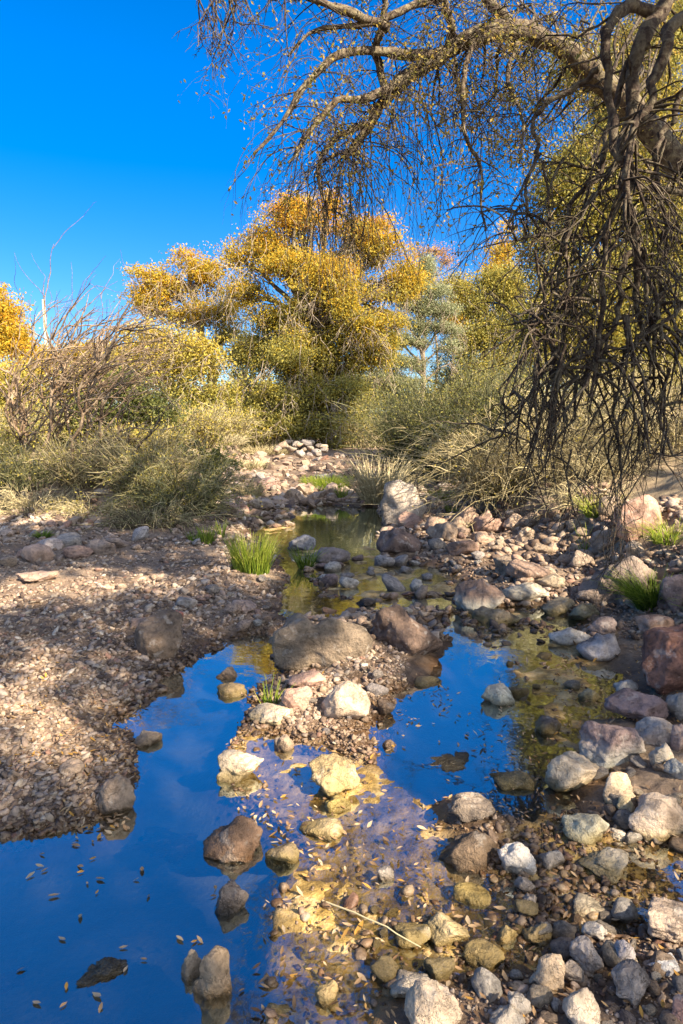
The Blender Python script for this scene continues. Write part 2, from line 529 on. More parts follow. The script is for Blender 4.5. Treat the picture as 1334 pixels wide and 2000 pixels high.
SHALLOW = [ground_poly(p) for p in (
    [(430, 1500), (470, 1435), (560, 1445), (700, 1490), (790, 1540), (840, 1590), (900, 1700), (1010, 1790), (1060, 1840), (900, 1900), (760, 1900), (700, 2000), (700, 2500), (480, 2500), (520, 2000), (535, 1760), (600, 1640), (500, 1570)],
    [(940, 1250), (1000, 1215), (1060, 1228), (1110, 1265), (1180, 1310), (1205, 1365), (1140, 1410), (1110, 1480), (1060, 1500), (1080, 1440), (1060, 1380), (1000, 1310)],
    [(1000, 1640), (1060, 1600), (1200, 1650), (1334, 1660), (1500, 1700), (1500, 1770), (1334, 1762), (1200, 1800), (1080, 1790), (980, 1720)],
    [(880, 1160), (960, 1190), (1060, 1190), (1120, 1215), (1060, 1230), (1000, 1215), (940, 1245), (880, 1200)],
    [(612, 1100), (760, 1090), (880, 1115), (905, 1165), (800, 1168), (700, 1180), (620, 1155)],
    [(530, 985), (600, 980), (590, 1030), (600, 1058), (700, 1060), (745, 1040), (760, 1095), (700, 1130), (620, 1130), (550, 1090), (500, 1040)],
)]
BANK_R = [(1.75, -3), (1.65, 2.4), (1.75, 3.2), (2.15, 4.6), (2.2, 5.6), (2.15, 6.5), (1.95, 8.7), (1.75, 11.8), (1.95, 18), (2.6, 26), (3.4, 34), (90, 60), (90, -3)]
BANK_L = [(-90, 13), (-8, 11.8), (-5.25, 10.6), (-3.6, 9.6), (-2.05, 9.4), (-1.95, 10.5), (-2.35, 14), (-3.0, 20), (-3.6, 26), (-5, 36), (-90, 70)]

def terrain(x, y, fine=True, parts=False):
    x = np.asarray(x, float); y = np.asarray(y, float)
    sdeep = np.min([poly_sd(x, y, p) for p in DEEP], axis=0)
    sshal = np.min([poly_sd(x, y, p) for p in SHALLOW], axis=0)
    d = np.clip(np.minimum(sdeep, sshal), 0, 4)
    z = -0.008 + 0.13 * (1 - np.exp(-d / 0.45)) + 0.022 * d
    deep = sdeep < 0
    zd = -0.01 - 0.15 * (1 - np.exp(sdeep.clip(-5, 0) / 0.10))
    zs = -0.007 + 0.001 * sstep(-sshal / 0.15)
    z = np.where(deep, zd, np.where(sshal < 0, zs, z))
    bl = -poly_sd(x, y, BANK_L)
    br = -poly_sd(x, y, BANK_R)
    z = z + np.where(bl > 0, 0.42 * sstep(bl / 0.45) + 0.06 * np.clip(bl, 0, 10), 0)
    z = z + np.where(br > 0, 0.30 * sstep(br / 0.9) + 0.27 * np.clip(br, 0, 6), 0)
    z = z + 0.024 * np.clip(y - 12, 0, 18) + 0.10 * np.clip(y - 28, 0, 14)
    if fine:
        p = np.stack([x, y, np.zeros_like(x)], -1)
        near = np.clip(1.4 - y / 30, 0.3, 1)
        water = sstep(1 + sdeep / 0.06)            # 0 well inside deep water
        amp = np.where(sshal < 0, 0.8, 1.0)
        z = z + near * water * amp * (0.035 * fbm(p * 3.1, 3, 5) + 0.022 * fbm(p * 9.0, 3, 9) + 0.008 * fbm(p * 30, 2, 11) + np.where(sshal < 0, 0.012, 0) * fbm(p * 22, 2, 15))
        z = z + np.where((bl > 0) | (br > 0), 0.10 * fbm(p * 1.3, 3, 21), 0)
        z = z + np.where(y > 60, (y - 60) * 0.004 * (1 + fbm(p * 0.01, 3, 31)), 0)
    if parts:
        return z, sdeep, sshal, bl, br
    return z

def tz(x, y):
    return float(terrain(np.array([x]), np.array([y]))[0])

def hit(u, v):
    """where the pixel's ray meets the ground"""
    d = ray(u, v)
    t = np.geomspace(1.2, 70, 900)
    X, Y, Z = d[0] * t, d[1] * t, CAM_H + d[2] * t
    g = terrain(X, Y)
    k = np.nonzero(Z < np.maximum(g, -0.02))[0]
    k = int(k[0]) if len(k) else 899
    return np.array([X[k], Y[k], max(g[k], -0.02)])

def build_ground():
    ys = np.concatenate([[-90, -50, -30, -18, -11, -7, -4.5, -3, -2, -1.2, -0.5, 0.0, 0.4, 0.8, 1.05], np.geomspace(1.2, 42, 560), [45, 49, 55, 62, 72, 90, 120, 180, 300, 600, 1200]])
    cs = np.concatenate([[-40, -15, -7, -4, -2.6, -1.9, -1.5, -1.25, -1.1], np.linspace(-1, 1, 420), [1.1, 1.25, 1.5, 1.9, 2.6, 4, 7, 15, 40]])
    w = 0.60 * np.clip(ys, 0, 1200) + 1.6
    X = cs[None, :] * w[:, None]
    Y = np.repeat(ys[:, None], len(cs), 1)
    z, sdp, ssh, bl, br = terrain(X.ravel(), Y.ravel(), True, True)
    V = np.stack([X.ravel(), Y.ravel(), z], -1)
    r, c = X.shape
    i = (np.arange(r - 1)[:, None] * c + np.arange(c - 1)[None, :]).ravel()
    Q = np.stack([i, i + 1, i + c + 1, i + c], -1)
    me = raw_mesh('ground', V, Q, 4)
    fattr(me, 'bank', sstep(np.maximum(bl, br) / 0.8))
    fattr(me, 'algae', sstep(-(ssh - 0.10) / 0.2) * (Y.ravel() < 12))
    fattr(me, 'silt', sstep(-(sdp + 0.0) / 0.12) * (ssh > -0.02))
    tag(link('ground', me, M['ground']), None, kind='structure')
    xs = np.array([-9, -9, 4.0, 4.0]); yy = np.array([-1.5, 12.4, 12.4, -1.5])
    me = raw_mesh('water', np.stack([xs, yy, np.zeros(4)], -1), np.array([[0, 3, 2, 1]]), 4, False)
    tag(link('water', me, M['water']), None, kind='structure')
build_ground()

# ------------------------------------------------------------------ rocks
ICO = {}
def ico(level):
    if level not in ICO:
        bm = bmesh.new()
        bmesh.ops.create_icosphere(bm, subdivisions=level, radius=1)
        v = np.array([p.co[:] for p in bm.verts]); v /= np.linalg.norm(v, axis=1, keepdims=True)
        f = np.array([[q.index for q in p.verts] for p in bm.faces])
        bm.free()
        ICO[level] = (v, f)
    return ICO[level]

def rock_shape(level, seed, ang=12, lumps=0.12, n=11, rough=0.05):
    r = np.random.default_rng(seed)
    d, f = ico(level)
    nrm = r.normal(size=(n, 3)); nrm /= np.linalg.norm(nrm, axis=1, keepdims=True)
    hh = r.uniform(0.52, 1.0, n)
    warp = d + 0.16 * np.stack([fbm(d * 2.2 + seed + k * 9, 2, seed + k) for k in range(3)], -1)
    q = np.minimum(hh[None] / np.maximum(warp @ nrm.T, 0.08), 3)
    ang = ang * 2.5
    rad = -np.log(np.exp(-ang * q).sum(1) + math.exp(-ang * 1.15)) / ang
    ridge = 1 - np.abs(fbm(d * 3.1 + seed, 3, seed + 5)) * 2
    rad = rad * (1 + lumps * fbm(d * 1.7 + seed, 2, seed) + rough * fbm(d * 5 + seed, 3, seed + 3) + rough * 0.7 * (ridge - 0.6) + rough * 0.5 * fbm(d * 15, 2, seed + 8))
    v = d * rad[:, None]
    lo, hi = v.min(0), v.max(0)
    return (v - (lo + hi) / 2) / (hi - lo) * 2, f          # fits the box -1..1

def rock(u0, u1, vt, vb, col, label, ang=12, lumps=0.12, dep=0.85, mat='rock', level=4, seed=None, group=None, name='rock', rough=0.065, shape=None):
    uc = (u0 + u1) / 2
    p = hit(uc, vb)
    W = pxm(u1 - u0, p[1])
    D = W * dep
    yc = p[1] + 0.38 * D
    x = at_depth(uc, (vt + vb) / 2, yc)[0]
    W = pxm(u1 - u0, yc)
    zt = at_depth(uc, vt, yc)[2]
    zb = min(p[2], zt - 0.25 * W * 0.5)
    Ht = (zt - zb) * 1.3
    seed = seed if seed is not None else int(u0 * 7 + vt * 3) % 9973
    if shape is None:
        v, f = rock_shape(level, seed, ang, lumps, rough=rough)
    else:
        v, f = shape(level, seed)
    v = v * np.array([W / 2, D / 2, Ht / 2])
    v[:, 2] += zt - Ht / 2 - zb
    o = link(name, raw_mesh(name, v, f, 3), M[mat], None, (x, yc, zb))
    o.color = (col[0], col[1], col[2], 1)
    return tag(o, label, 'rock', group)

TAN, CREAM, GREY, BROWN, DARK, PINK, PURP, RED, WHITE = ((0.34, 0.26, 0.19), (0.50, 0.42, 0.31), (0.33, 0.30, 0.27), (0.20, 0.145, 0.10), (0.12, 0.085, 0.062),
    (0.40, 0.27, 0.21), (0.27, 0.20, 0.19), (0.24, 0.125, 0.09), (0.52, 0.49, 0.44))

def peak_shape(level, seed):
    v, f = rock_shape(level, seed, 16, 0.10)
    s = 1 - 0.42 * (v[:, 2] + 1) / 2
    v = v.copy(); v[:, 0] = v[:, 0] * s - 0.10 * (v[:, 2] + 1); v[:, 1] *= s
    lo, hi = v.min(0), v.max(0)
    return (v - (lo + hi) / 2) / (hi - lo) * 2, f

def kidney_shape(level, seed):
    v, f = rock_shape(level, seed, 7, 0.10)
    v = v.copy(); v[:, 2] += 0.30 * np.abs(v[:, 0]) ** 1.5 + 0.15 * v[:, 0]
    lo, hi = v.min(0), v.max(0)
    return (v - (lo + hi) / 2) / (hi - lo) * 2, f

def lobed_shape(level, seed):
    v, f = rock_shape(level, seed, 7, 0.16)
    v = v.copy(); x = v[:, 0]
    v[:, 2] *= 1 - 0.30 * np.exp(-((x + 0.12) / 0.16) ** 2) - 0.12 * (x > 0.3) * (x - 0.3)
    v[:, 1] *= 1 - 0.22 * np.exp(-((x + 0.12) / 0.2) ** 2)
    lo, hi = v.min(0), v.max(0)
    return (v - (lo + hi) / 2) / (hi - lo) * 2, f

def dome_shape(level, seed):
    v, f = rock_shape(level, seed, 9, 0.06)
    s = 1 - 0.30 * np.clip(v[:, 2], 0, 1)
    v = v.copy(); v[:, 0] *= s; v[:, 1] *= s
    return v, f

ROCKS = [
    (262, 358, 1198, 1288, BROWN, 'round dark brown boulder at the edge of the left gravel bar', dict(ang=7, lumps=0.08, level=5)),
    (522, 732, 1200, 1302, (0.25, 0.20, 0.145), 'long two-lobed grey brown boulder heading the central gravel island', dict(shape=lobed_shape, level=5, dep=0.55, mat='rock_pit')),
    (722, 870, 1190, 1280, (0.15, 0.105, 0.08), 'dark brown peaked boulder on the right end of the island', dict(shape=peak_shape, level=5, dep=0.7)),
    (742, 832, 936, 1026, (0.42, 0.37, 0.31), 'smooth tall grey boulder beside the straw coloured grass tuft', dict(ang=9, lumps=0.06, dep=0.75)),
    (880, 988, 1131, 1202, (0.24, 0.165, 0.125), 'brown dome boulder with a white waterline standing in the stream', dict(shape=dome_shape, mat='rock_chalk', level=5)),
    (1122, 1290, 1083, 1188, (0.29, 0.235, 0.195), 'big grey brown boulder left of the dark green grass tuft', dict(ang=8, lumps=0.1, level=5, mat='rock_pit')),
    (1250, 1420, 1226, 1358, RED, 'large rusty red boulder on the right bank', dict(ang=20, lumps=0.08, level=5)),
    (1200, 1290, 966, 1058, (0.42, 0.27, 0.20), 'pinkish pointed boulder behind the hanging twig tips', dict(ang=14)),
    (938, 1008, 1335, 1386, (0.30, 0.22, 0.17), 'smooth brown stone alone in the right pool', dict(ang=10, mat='rock_chalk')),
    (424, 518, 1465, 1532, CREAM, 'cream kidney shaped stone in the middle of the left pool', dict(shape=kidney_shape, level=5, mat='rock_moss')),
    (392, 516, 1602, 1694, (0.19, 0.125, 0.085), 'pitted dark brown rock standing in the left pool', dict(ang=16, lumps=0.14, level=5, mat='rock_pit', rough=0.09)),
    (415, 490, 1720, 1798, (0.17, 0.14, 0.12), 'small dark grey rock in front of the pitted rock', dict(ang=18, level=5)),
    (352, 402, 1858, 1930, (0.40, 0.33, 0.25), 'grey cream stone behind the split orange lit rock', dict(ang=12)),
    (370, 458, 1848, 1968, (0.42, 0.31, 0.20), 'tan rock with a ridge rising from the near left pool', dict(ang=24, level=5)),
    (190, 264, 1518, 1606, TAN, 'tan cleft rock on the left shore of the left pool', dict(ang=22, lumps=0.16, level=5)),
    (260, 316, 1430, 1467, (0.36, 0.27, 0.18), 'flat tan stone on the left pool margin', dict(ang=9)),
    (422, 465, 1302, 1332, (0.27, 0.2, 0.14), 'small brown egg shaped stone in the upper left pool', dict(ang=7)),
    (482, 583, 1381, 1426, CREAM, 'cream flat topped rock with yellow algae on its side', dict(ang=9, mat='rock_moss', level=5)),
    (625, 726, 1330, 1412, (0.46, 0.37, 0.28), 'smooth cream boulder in the gravel of the island', dict(ang=9)),
    (548, 612, 1344, 1393, PINK, 'rough pinkish stone beside the short grass sprout', dict(ang=14)),
    (560, 640, 1312, 1350, PINK, 'rounded rosy stone below the two-lobed boulder', dict(ang=8)),
    (533, 576, 1435, 1473, TAN, 'small tan stone in front of the cream flat topped rock', dict(ang=10)),
    (420, 485, 1336, 1368, (0.26, 0.19, 0.12), 'flat brown stone just below the egg shaped stone', dict(ang=12, mat='rock_moss')),
    (735, 775, 1365, 1402, BROWN, 'dark wet stone at the island tip by the right pool', dict(ang=16)),
    (745, 777, 1443, 1472, BROWN, 'round brown pebble in the right pool below the island tip', dict(ang=8)),
    (800, 865, 1322, 1348, BROWN, 'wet brown slab at the right edge of the island', dict(ang=16, mat='rock_moss')),
    (598, 706, 1488, 1562, (0.40, 0.31, 0.16), 'largest of the yellow algae covered rocks in the sunlit shallows', dict(ang=8, lumps=0.2, mat='rock_moss', level=5)),
    (632, 688, 1556, 1592, (0.36, 0.29, 0.10), 'small mossy yellow stone in the sunlit shallows', dict(ang=8, lumps=0.2, mat='rock_moss')),
    (580, 676, 1602, 1648, (0.42, 0.34, 0.22), 'flat wet rock with algae at the lower sunlit shallows', dict(ang=10, lumps=0.2, mat='rock_moss')),
    (735, 772, 1693, 1726, GREY, 'small grey stone in the shaded shallows', dict(ang=14)),
    (515, 588, 1645, 1700, (0.16, 0.125, 0.09), 'low dark stone right of the pitted rock', dict(ang=10, mat='rock_moss')),
    (628, 660, 1187, 1203, (0.50, 0.30, 0.17), 'small orange stone in the upstream water', dict(ang=14)),
    (693, 735, 1168, 1188, DARK, 'dark wet stone pair upstream of the peaked boulder', dict(ang=14)),
    (1040, 1098, 1402, 1446, (0.13, 0.10, 0.08), 'dark pointed stone in the right pool shallows', dict(ang=18, mat='rock_moss')),
    (958, 1050, 1507, 1552, (0.17, 0.14, 0.10), 'flat mossy dark rock at the lower right pool', dict(ang=14, mat='rock_moss')),
    (870, 970, 1562, 1608, (0.22, 0.18, 0.14), 'dark grey rock on the muddy spit', dict(ang=16)),
    (850, 985, 1630, 1712, (0.17, 0.125, 0.085), 'muddy brown lump rising from the lower shallows', dict(ang=10, lumps=0.25, mat='rock_pit', rough=0.09)),
    (1122, 1264, 1408, 1502, PURP, 'purple grey rock with a pale green crust at its foot', dict(ang=20, mat='rock_chalk', level=5)),
    (1177, 1302, 1350, 1414, (0.30, 0.21, 0.19), 'mauve rock in front of the rusty red boulder', dict(ang=18, level=5)),
    (1060, 1178, 1472, 1553, CREAM, 'cream slab with mossy foot leaning into the right pool', dict(ang=12, mat='rock_moss', level=5)),
    (1170, 1246, 1513, 1574, (0.46, 0.36, 0.25), 'cream block beside the leaning slab', dict(ang=10, mat='rock_moss')),
    (1200, 1242, 1556, 1596, (0.5, 0.42, 0.26), 'small pale stone at the foot of the cream block', dict(ang=9, mat='rock_moss')),
    (1210, 1348, 1556, 1648, (0.44, 0.36, 0.28), 'big crumpled cream rock at the right edge', dict(ang=18, level=5, mat='rock_moss')),
    (1188, 1226, 1622, 1646, WHITE, 'small white stone left of the crumpled cream rock', dict(ang=9)),
    (1095, 1190, 1588, 1648, (0.40, 0.38, 0.28), 'pale flat rock with green moss patches', dict(ang=14, mat='rock_moss')),
    (1070, 1152, 1225, 1264, WHITE, 'flat chalky slab at the right water edge', dict(ang=20, dep=0.7)),
    (1127, 1213, 1241, 1292, (0.44, 0.41, 0.40), 'pale angular rock half in sun below the chalky slab', dict(ang=24)),
    (1148, 1203, 1206, 1245, (0.34, 0.27, 0.24), 'dull pink block above the pale angular rock', dict(ang=14)),
    (1240, 1312, 1200, 1243, (0.40, 0.27, 0.20), 'angular pink orange rock above the rusty boulder', dict(ang=22)),
    (1285, 1345, 1120, 1203, (0.28, 0.21, 0.19), 'rough purplish boulder right of the dark green grass tuft', dict(ang=14)),
    (1198, 1248, 1328, 1358, WHITE, 'white stone in the leaf litter left of the rusty boulder', dict(ang=16)),
    (1128, 1172, 1346, 1372, (0.30, 0.28, 0.20), 'greenish wet stone under the bank overhang', dict(ang=14, mat='rock_moss')),
    (1300, 1350, 1352, 1408, (0.38, 0.35, 0.31), 'round grey stone below the rusty boulder at the right edge', dict(ang=8)),
    (1238, 1325, 1405, 1456, (0.42, 0.36, 0.31), 'pale slab between the purple rock and the right edge', dict(ang=14)),
    (1264, 1316, 1450, 1502, (0.46, 0.41, 0.33), 'pale angular stone right of the green crusted rock', dict(ang=20, mat='rock_moss')),
    (1296, 1350, 1486, 1532, (0.32, 0.33, 0.32), 'bluish mossy stone at the right edge', dict(ang=12, mat='rock_moss')),
    (1310, 1350, 1415, 1470, (0.36, 0.27, 0.23), 'dull rose stone at the right edge above the bluish one', dict(ang=9)),
    (970, 1048, 1650, 1722, WHITE, 'white grey egg shaped rock in the lower right shallows', dict(ang=12, level=5)),
    (1046, 1104, 1662, 1706, (0.40, 0.37, 0.33), 'grey wedge right of the white egg shaped rock', dict(ang=20)),
    (1003, 1046, 1714, 1748, (0.40, 0.35, 0.30), 'upper of two small grey stones below the white egg shaped rock', dict(ang=10)),
    (1018, 1050, 1744, 1774, (0.42, 0.37, 0.32), 'lower of two small grey stones below the white egg shaped rock', dict(ang=10)),
    (1126, 1244, 1672, 1722, (0.50, 0.44, 0.34), 'pale flat rock with a yellow algae rim', dict(ang=14, mat='rock_moss', level=5)),
    (1107, 1202, 1762, 1802, (0.46, 0.43, 0.36), 'long oval pale stone below the flat pale rock', dict(ang=8)),
    (1245, 1372, 1770, 1844, (0.46, 0.37, 0.29), 'wide cream pink rock on the lower right edge', dict(ang=12, level=5)),
    (1132, 1190, 1806, 1842, (0.46, 0.43, 0.39), 'small pale wedge under the long oval stone', dict(ang=22)),
    (1108, 1183, 1832, 1902, (0.37, 0.33, 0.30), 'grey rounded block on the lower right shore', dict(ang=12, level=5)),
    (1193, 1242, 1842, 1898, (0.40, 0.37, 0.37), 'bluish grey upright stone on the lower right shore', dict(ang=16)),
    (1262, 1326, 1872, 1910, (0.42, 0.42, 0.42), 'pale blue grey stone near the lower right corner', dict(ang=16)),
    (1028, 1106, 1866, 1946, (0.44, 0.35, 0.25), 'tan wedge leaning up from the lower shore', dict(ang=22, level=5)),
    (1190, 1272, 1882, 1968, (0.37, 0.32, 0.28), 'tall grey tan stone at the bottom right', dict(ang=14, level=5)),
    (1094, 1144, 1886, 1926, (0.36, 0.31, 0.26), 'flat grey stone behind the leaning tan wedge', dict(ang=14)),
    (1308, 1350, 1946, 2010, (0.34, 0.21, 0.18), 'rose stone cut by the bottom right corner', dict(ang=8)),
    (782, 908, 1917, 2028, (0.44, 0.36, 0.27), 'largest tan rock at the bottom edge', dict(ang=16, level=5)),
    (756, 846, 1904, 1950, (0.42, 0.37, 0.30), 'flat pale rock behind the largest bottom rock', dict(ang=14)),
    (988, 1040, 1938, 1990, (0.40, 0.36, 0.31), 'grey oval stone at the bottom edge', dict(ang=8)),
    (1094, 1180, 1940, 2020, (0.40, 0.34, 0.27), 'tan block at the bottom edge right of the oval stone', dict(ang=16)),
    (950, 1030, 1966, 2015, (0.38, 0.34, 0.28), 'flat grey stone under the oval stone at the bottom edge', dict(ang=10)),
    (612, 664, 1922, 1976, (0.46, 0.36, 0.22), 'cream stone at the bottom of the shallows', dict(ang=10, mat='rock_moss')),
    (765, 850, 1806, 1852, (0.36, 0.29, 0.15), 'algae streaked pointed rock under the straw stem tip', dict(ang=16, mat='rock_moss')),
    (826, 920, 1796, 1850, (0.46, 0.38, 0.25), 'cream topped rock in the lower algae bed', dict(ang=16, mat='rock_moss', level=5)),
    (958, 1018, 1806, 1850, (0.44, 0.34, 0.2), 'tan rock among brown leaves in the lower algae bed', dict(ang=16, mat='rock_moss')),
    (1018, 1080, 1808, 1856, (0.46, 0.36, 0.23), 'golden rock leaning on the lower shore', dict(ang=18, mat='rock_moss')),
    (898, 990, 1852, 1896, (0.36, 0.28, 0.15), 'long algae stained rock above the bottom stones', dict(ang=12, mat='rock_moss')),
    (880, 960, 1734, 1780, (0.38, 0.30, 0.12), 'yellow green algae mound right of the lower shallows', dict(ang=12, lumps=0.2, mat='rock_moss')),
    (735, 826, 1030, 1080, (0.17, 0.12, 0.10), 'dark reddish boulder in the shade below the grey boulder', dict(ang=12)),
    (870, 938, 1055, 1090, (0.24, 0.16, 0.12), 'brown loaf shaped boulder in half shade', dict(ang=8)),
    (834, 896, 1018, 1058, TAN, 'grey tan boulder right of the dark reddish one', dict(ang=12)),
    (985, 1072, 1094, 1142, (0.28, 0.2, 0.155), 'brown pitted boulder on the right rubble toe', dict(ang=10, mat='rock_pit')),
    (560, 618, 1043, 1077, (0.27, 0.27, 0.28), 'blue grey boulder at the lower end of the far pool', dict(ang=14)),
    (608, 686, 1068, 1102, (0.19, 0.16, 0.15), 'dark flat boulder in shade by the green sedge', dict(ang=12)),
    (922, 1012, 1186, 1226, (0.22, 0.18, 0.12), 'low brown rock in front of the dome boulder', dict(ang=12, mat='rock_moss')),
    (1054, 1124, 1168, 1206, (0.32, 0.27, 0.18), 'mossy block at the right water edge', dict(ang=14, mat='rock_moss')),
    (1108, 1176, 1180, 1214, (0.26, 0.24, 0.16), 'dark mossy clod below the big grey brown boulder', dict(ang=10, lumps=0.2, mat='rock_moss')),
    (980, 1075, 1140, 1176, (0.46, 0.42, 0.33), 'wide pale rock half sunlit beside the dome boulder', dict(ang=14, mat='rock_moss')),
    (776, 826, 1000, 1028, PINK, 'small pink boulder at the foot of the tall grey boulder', dict(ang=9)),
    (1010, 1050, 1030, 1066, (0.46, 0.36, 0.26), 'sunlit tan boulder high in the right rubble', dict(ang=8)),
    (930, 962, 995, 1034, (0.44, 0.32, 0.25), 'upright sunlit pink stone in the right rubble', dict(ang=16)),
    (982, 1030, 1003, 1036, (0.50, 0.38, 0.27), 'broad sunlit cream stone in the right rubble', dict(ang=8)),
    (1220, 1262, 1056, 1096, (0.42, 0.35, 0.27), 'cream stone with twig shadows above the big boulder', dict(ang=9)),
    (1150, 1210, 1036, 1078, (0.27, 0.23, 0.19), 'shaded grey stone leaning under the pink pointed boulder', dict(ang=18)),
    (428, 470, 978, 1008, (0.38, 0.27, 0.22), 'tan boulder under the left bank brush edge', dict(ang=9)),
    (488, 538, 975, 998, (0.34, 0.28, 0.24), 'flat grey boulder at the left of the far pool head', dict(ang=9)),
    (503, 548, 930, 958, (0.40, 0.27, 0.22), 'rosy boulder upstream beside dry grass', dict(ang=10)),
    (446, 482, 940, 966, (0.33, 0.27, 0.23), 'grey rounded boulder upstream left of the rosy one', dict(ang=8)),
    (566, 602, 943, 968, (0.38, 0.29, 0.23), 'tan boulder upstream left of the green sward', dict(ang=9)),
    (627, 662, 942, 970, (0.34, 0.26, 0.21), 'brown boulder at the front of the green sward', dict(ang=9)),
    (440, 474, 965, 982, (0.42, 0.28, 0.22), 'small pink boulder near the left brush', dict(ang=10)),
    (612, 645, 925, 940, (0.30, 0.29, 0.29), 'slate grey stone behind the green sward', dict(ang=12)),
    (30, 110, 1118, 1140, (0.40, 0.29, 0.22), 'broad tan slab half buried in the left bar', dict(ang=12)),
    (40, 100, 1062, 1098, (0.40, 0.28, 0.21), 'rosy slab on the upper left bar', dict(ang=14)),
    (70, 125, 1050, 1076, (0.36, 0.31, 0.29), 'long grey slab on the upper left bar', dict(ang=16)),
    (450, 502, 1172, 1198, (0.36, 0.27, 0.22), 'tan stone on the gravel right of centre bar', dict(ang=10)),
    (320, 358, 1195, 1216, (0.34, 0.15, 0.12), 'brick red flat stone behind the round dark boulder', dict(ang=18)),
    (255, 300, 1205, 1232, (0.40, 0.28, 0.21), 'pink stone peeping out left of the round dark boulder', dict(ang=10)),
    (115, 165, 1488, 1520, TAN, 'tan stone on the near left gravel', dict(ang=12)),
    (340, 385, 1166, 1190, GREY, 'grey stone in the middle of the left gravel bar', dict(ang=12)),
]
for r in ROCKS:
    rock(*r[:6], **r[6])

for r in [
    (250, 392, 1642, 1690, (0.10, 0.085, 0.06), 'dark low mat of algae and debris left of the pitted rock'),
    (150, 250, 1858, 1950, (0.13, 0.12, 0.09), 'greenish scum patch in the near left pool'),
    (-20, 60, 1900, 1945, (0.20, 0.16, 0.10), 'tan scum patch at the left edge of the pool'),
    (1000, 1060, 1480, 1500, (0.13, 0.12, 0.09), 'small floating algae mat in the right pool'),
    (820, 940, 1470, 1520, (0.13, 0.12, 0.08), 'wide floating algae mat at the lower end of the right pool'),
    (560, 620, 1330, 1352, (0.14, 0.1, 0.07), 'dark mud clod beside the rosy stone')]:
    o = rock(*r, lumps=0.5, ang=6, rough=0.2, mat='rock_pit', level=5, dep=1.0, name='algae_mat')
    o['category'] = 'algae mat'
    o.scale.z = 0.3; o.location.z = -0.012

# cobbles: a few shapes, copied
COB = []
for k in range(12):
    v, f = rock_shape(3, 500 + k * 13, [8, 14, 20, 10][k % 4], 0.14)
    COB.append(raw_mesh('cobble', v * 0.5, f, 3)); COB[-1].materials.append(M['rock'])
COBCOL = [TAN, CREAM, GREY, PINK, (0.38, 0.33, 0.28), (0.42, 0.31, 0.23), (0.30, 0.24, 0.20), WHITE, (0.34, 0.31, 0.30)]
MOSSCOB = []
for k in range(12):
    me = COB[k].copy(); me.materials.clear(); me.materials.append(M['rock_moss']); MOSSCOB.append(me)

def cobbles(n, poly, s0, s1, label, group, cols=COBCOL, moss=False, flat=0.65, lift=0.0):
    poly = np.asarray(poly, float)
    lo, hi = poly.min(0), poly.max(0)
    done, tries = 0, 0
    spots = []
    while done < n and tries < n * 40:
        tries += 1
        u, v = rng.uniform(lo, hi)
        if poly_sd(np.array([u]), np.array([v]), poly)[0] > 0: continue
        p = hit(u, v)
        s = s0 * (s1 / s0) ** (rng.random() ** 1.6)
        if any((p[0] - q[0]) ** 2 + (p[1] - q[1]) ** 2 < (0.42 * (s + q[2])) ** 2 for q in spots): continue
        spots.append((p[0], p[1], s))
        o = bpy.data.objects.new('cobble', (MOSSCOB if moss else COB)[rng.integers(12)])
        COL.objects.link(o)
        o.scale = (s * rng.uniform(0.85, 1.25), s * rng.uniform(0.75, 1.05), s * rng.uniform(flat * 0.8, flat * 1.25))
        o.rotation_euler = (rng.normal() * 0.25, rng.normal() * 0.25, rng.uniform(0, 6.28))
        o.location = (p[0], p[1], p[2] + s * flat * 0.22 + lift)
        c = np.array(cols[rng.integers(len(cols))]) * rng.uniform(0.8, 1.15)
        o.color = (c[0], c[1], c[2], 1)
        tag(o, label, 'rock', group)
        done += 1

cobbles(54, [(840, 1010), (930, 985), (1030, 945), (1200, 950), (1210, 1080), (1120, 1110), (1100, 1170), (1000, 1130), (930, 1060), (850, 1060)], 0.12, 0.42,
        'tan or pink cobble in the sunlit rubble below the right brush', 'cobbles of the right rubble slope', [TAN, CREAM, PINK, (0.42, 0.31, 0.23), (0.38, 0.3, 0.22), (0.46, 0.38, 0.3)])
cobbles(26, [(690, 1085), (860, 1060), (960, 1100), (880, 1150), (800, 1160), (640, 1150), (610, 1110)], 0.09, 0.26,
        'grey cobble in the shaded riffle upstream of the island', 'cobbles of the shaded riffle', [GREY, (0.36, 0.33, 0.31), PURP, WHITE, (0.3, 0.28, 0.27)])
cobbles(34, [(420, 950), (560, 925), (700, 935), (760, 960), (740, 995), (600, 998), (470, 1010), (420, 1010)], 0.12, 0.36,
        'rounded cobble on the dry bed upstream of the far pool', 'cobbles upstream of the far pool', [TAN, PINK, GREY, (0.42, 0.31, 0.25), (0.40, 0.34, 0.28)])
cobbles(10, [(800, 935), (880, 920), (905, 960), (850, 990), (815, 950)], 0.14, 0.32,
        'shaded cobble at the foot of the dark hedge', 'cobbles under the hedge', [GREY, PURP, (0.36, 0.32, 0.29)])
cobbles(22, [(0, 1020), (200, 1035), (390, 1050), (400, 1085), (300, 1075), (200, 1085), (130, 1110), (0, 1110)], 0.10, 0.30,
        'cobble in the stony strip below the left bank', 'cobbles below the left bank', [TAN, GREY, PINK, (0.36, 0.33, 0.31), (0.42, 0.33, 0.27)])
cobbles(14, [(430, 1085), (540, 1130), (560, 1230), (480, 1240), (400, 1180)], 0.06, 0.17,
        'small cobble on the right margin of the left gravel bar', 'cobbles on the gravel bar margin')
cobbles(14, [(560, 1310), (700, 1300), (770, 1330), (740, 1440), (640, 1440), (590, 1400)], 0.04, 0.11,
        'small stone in the gravel of the central island', 'small stones on the island')
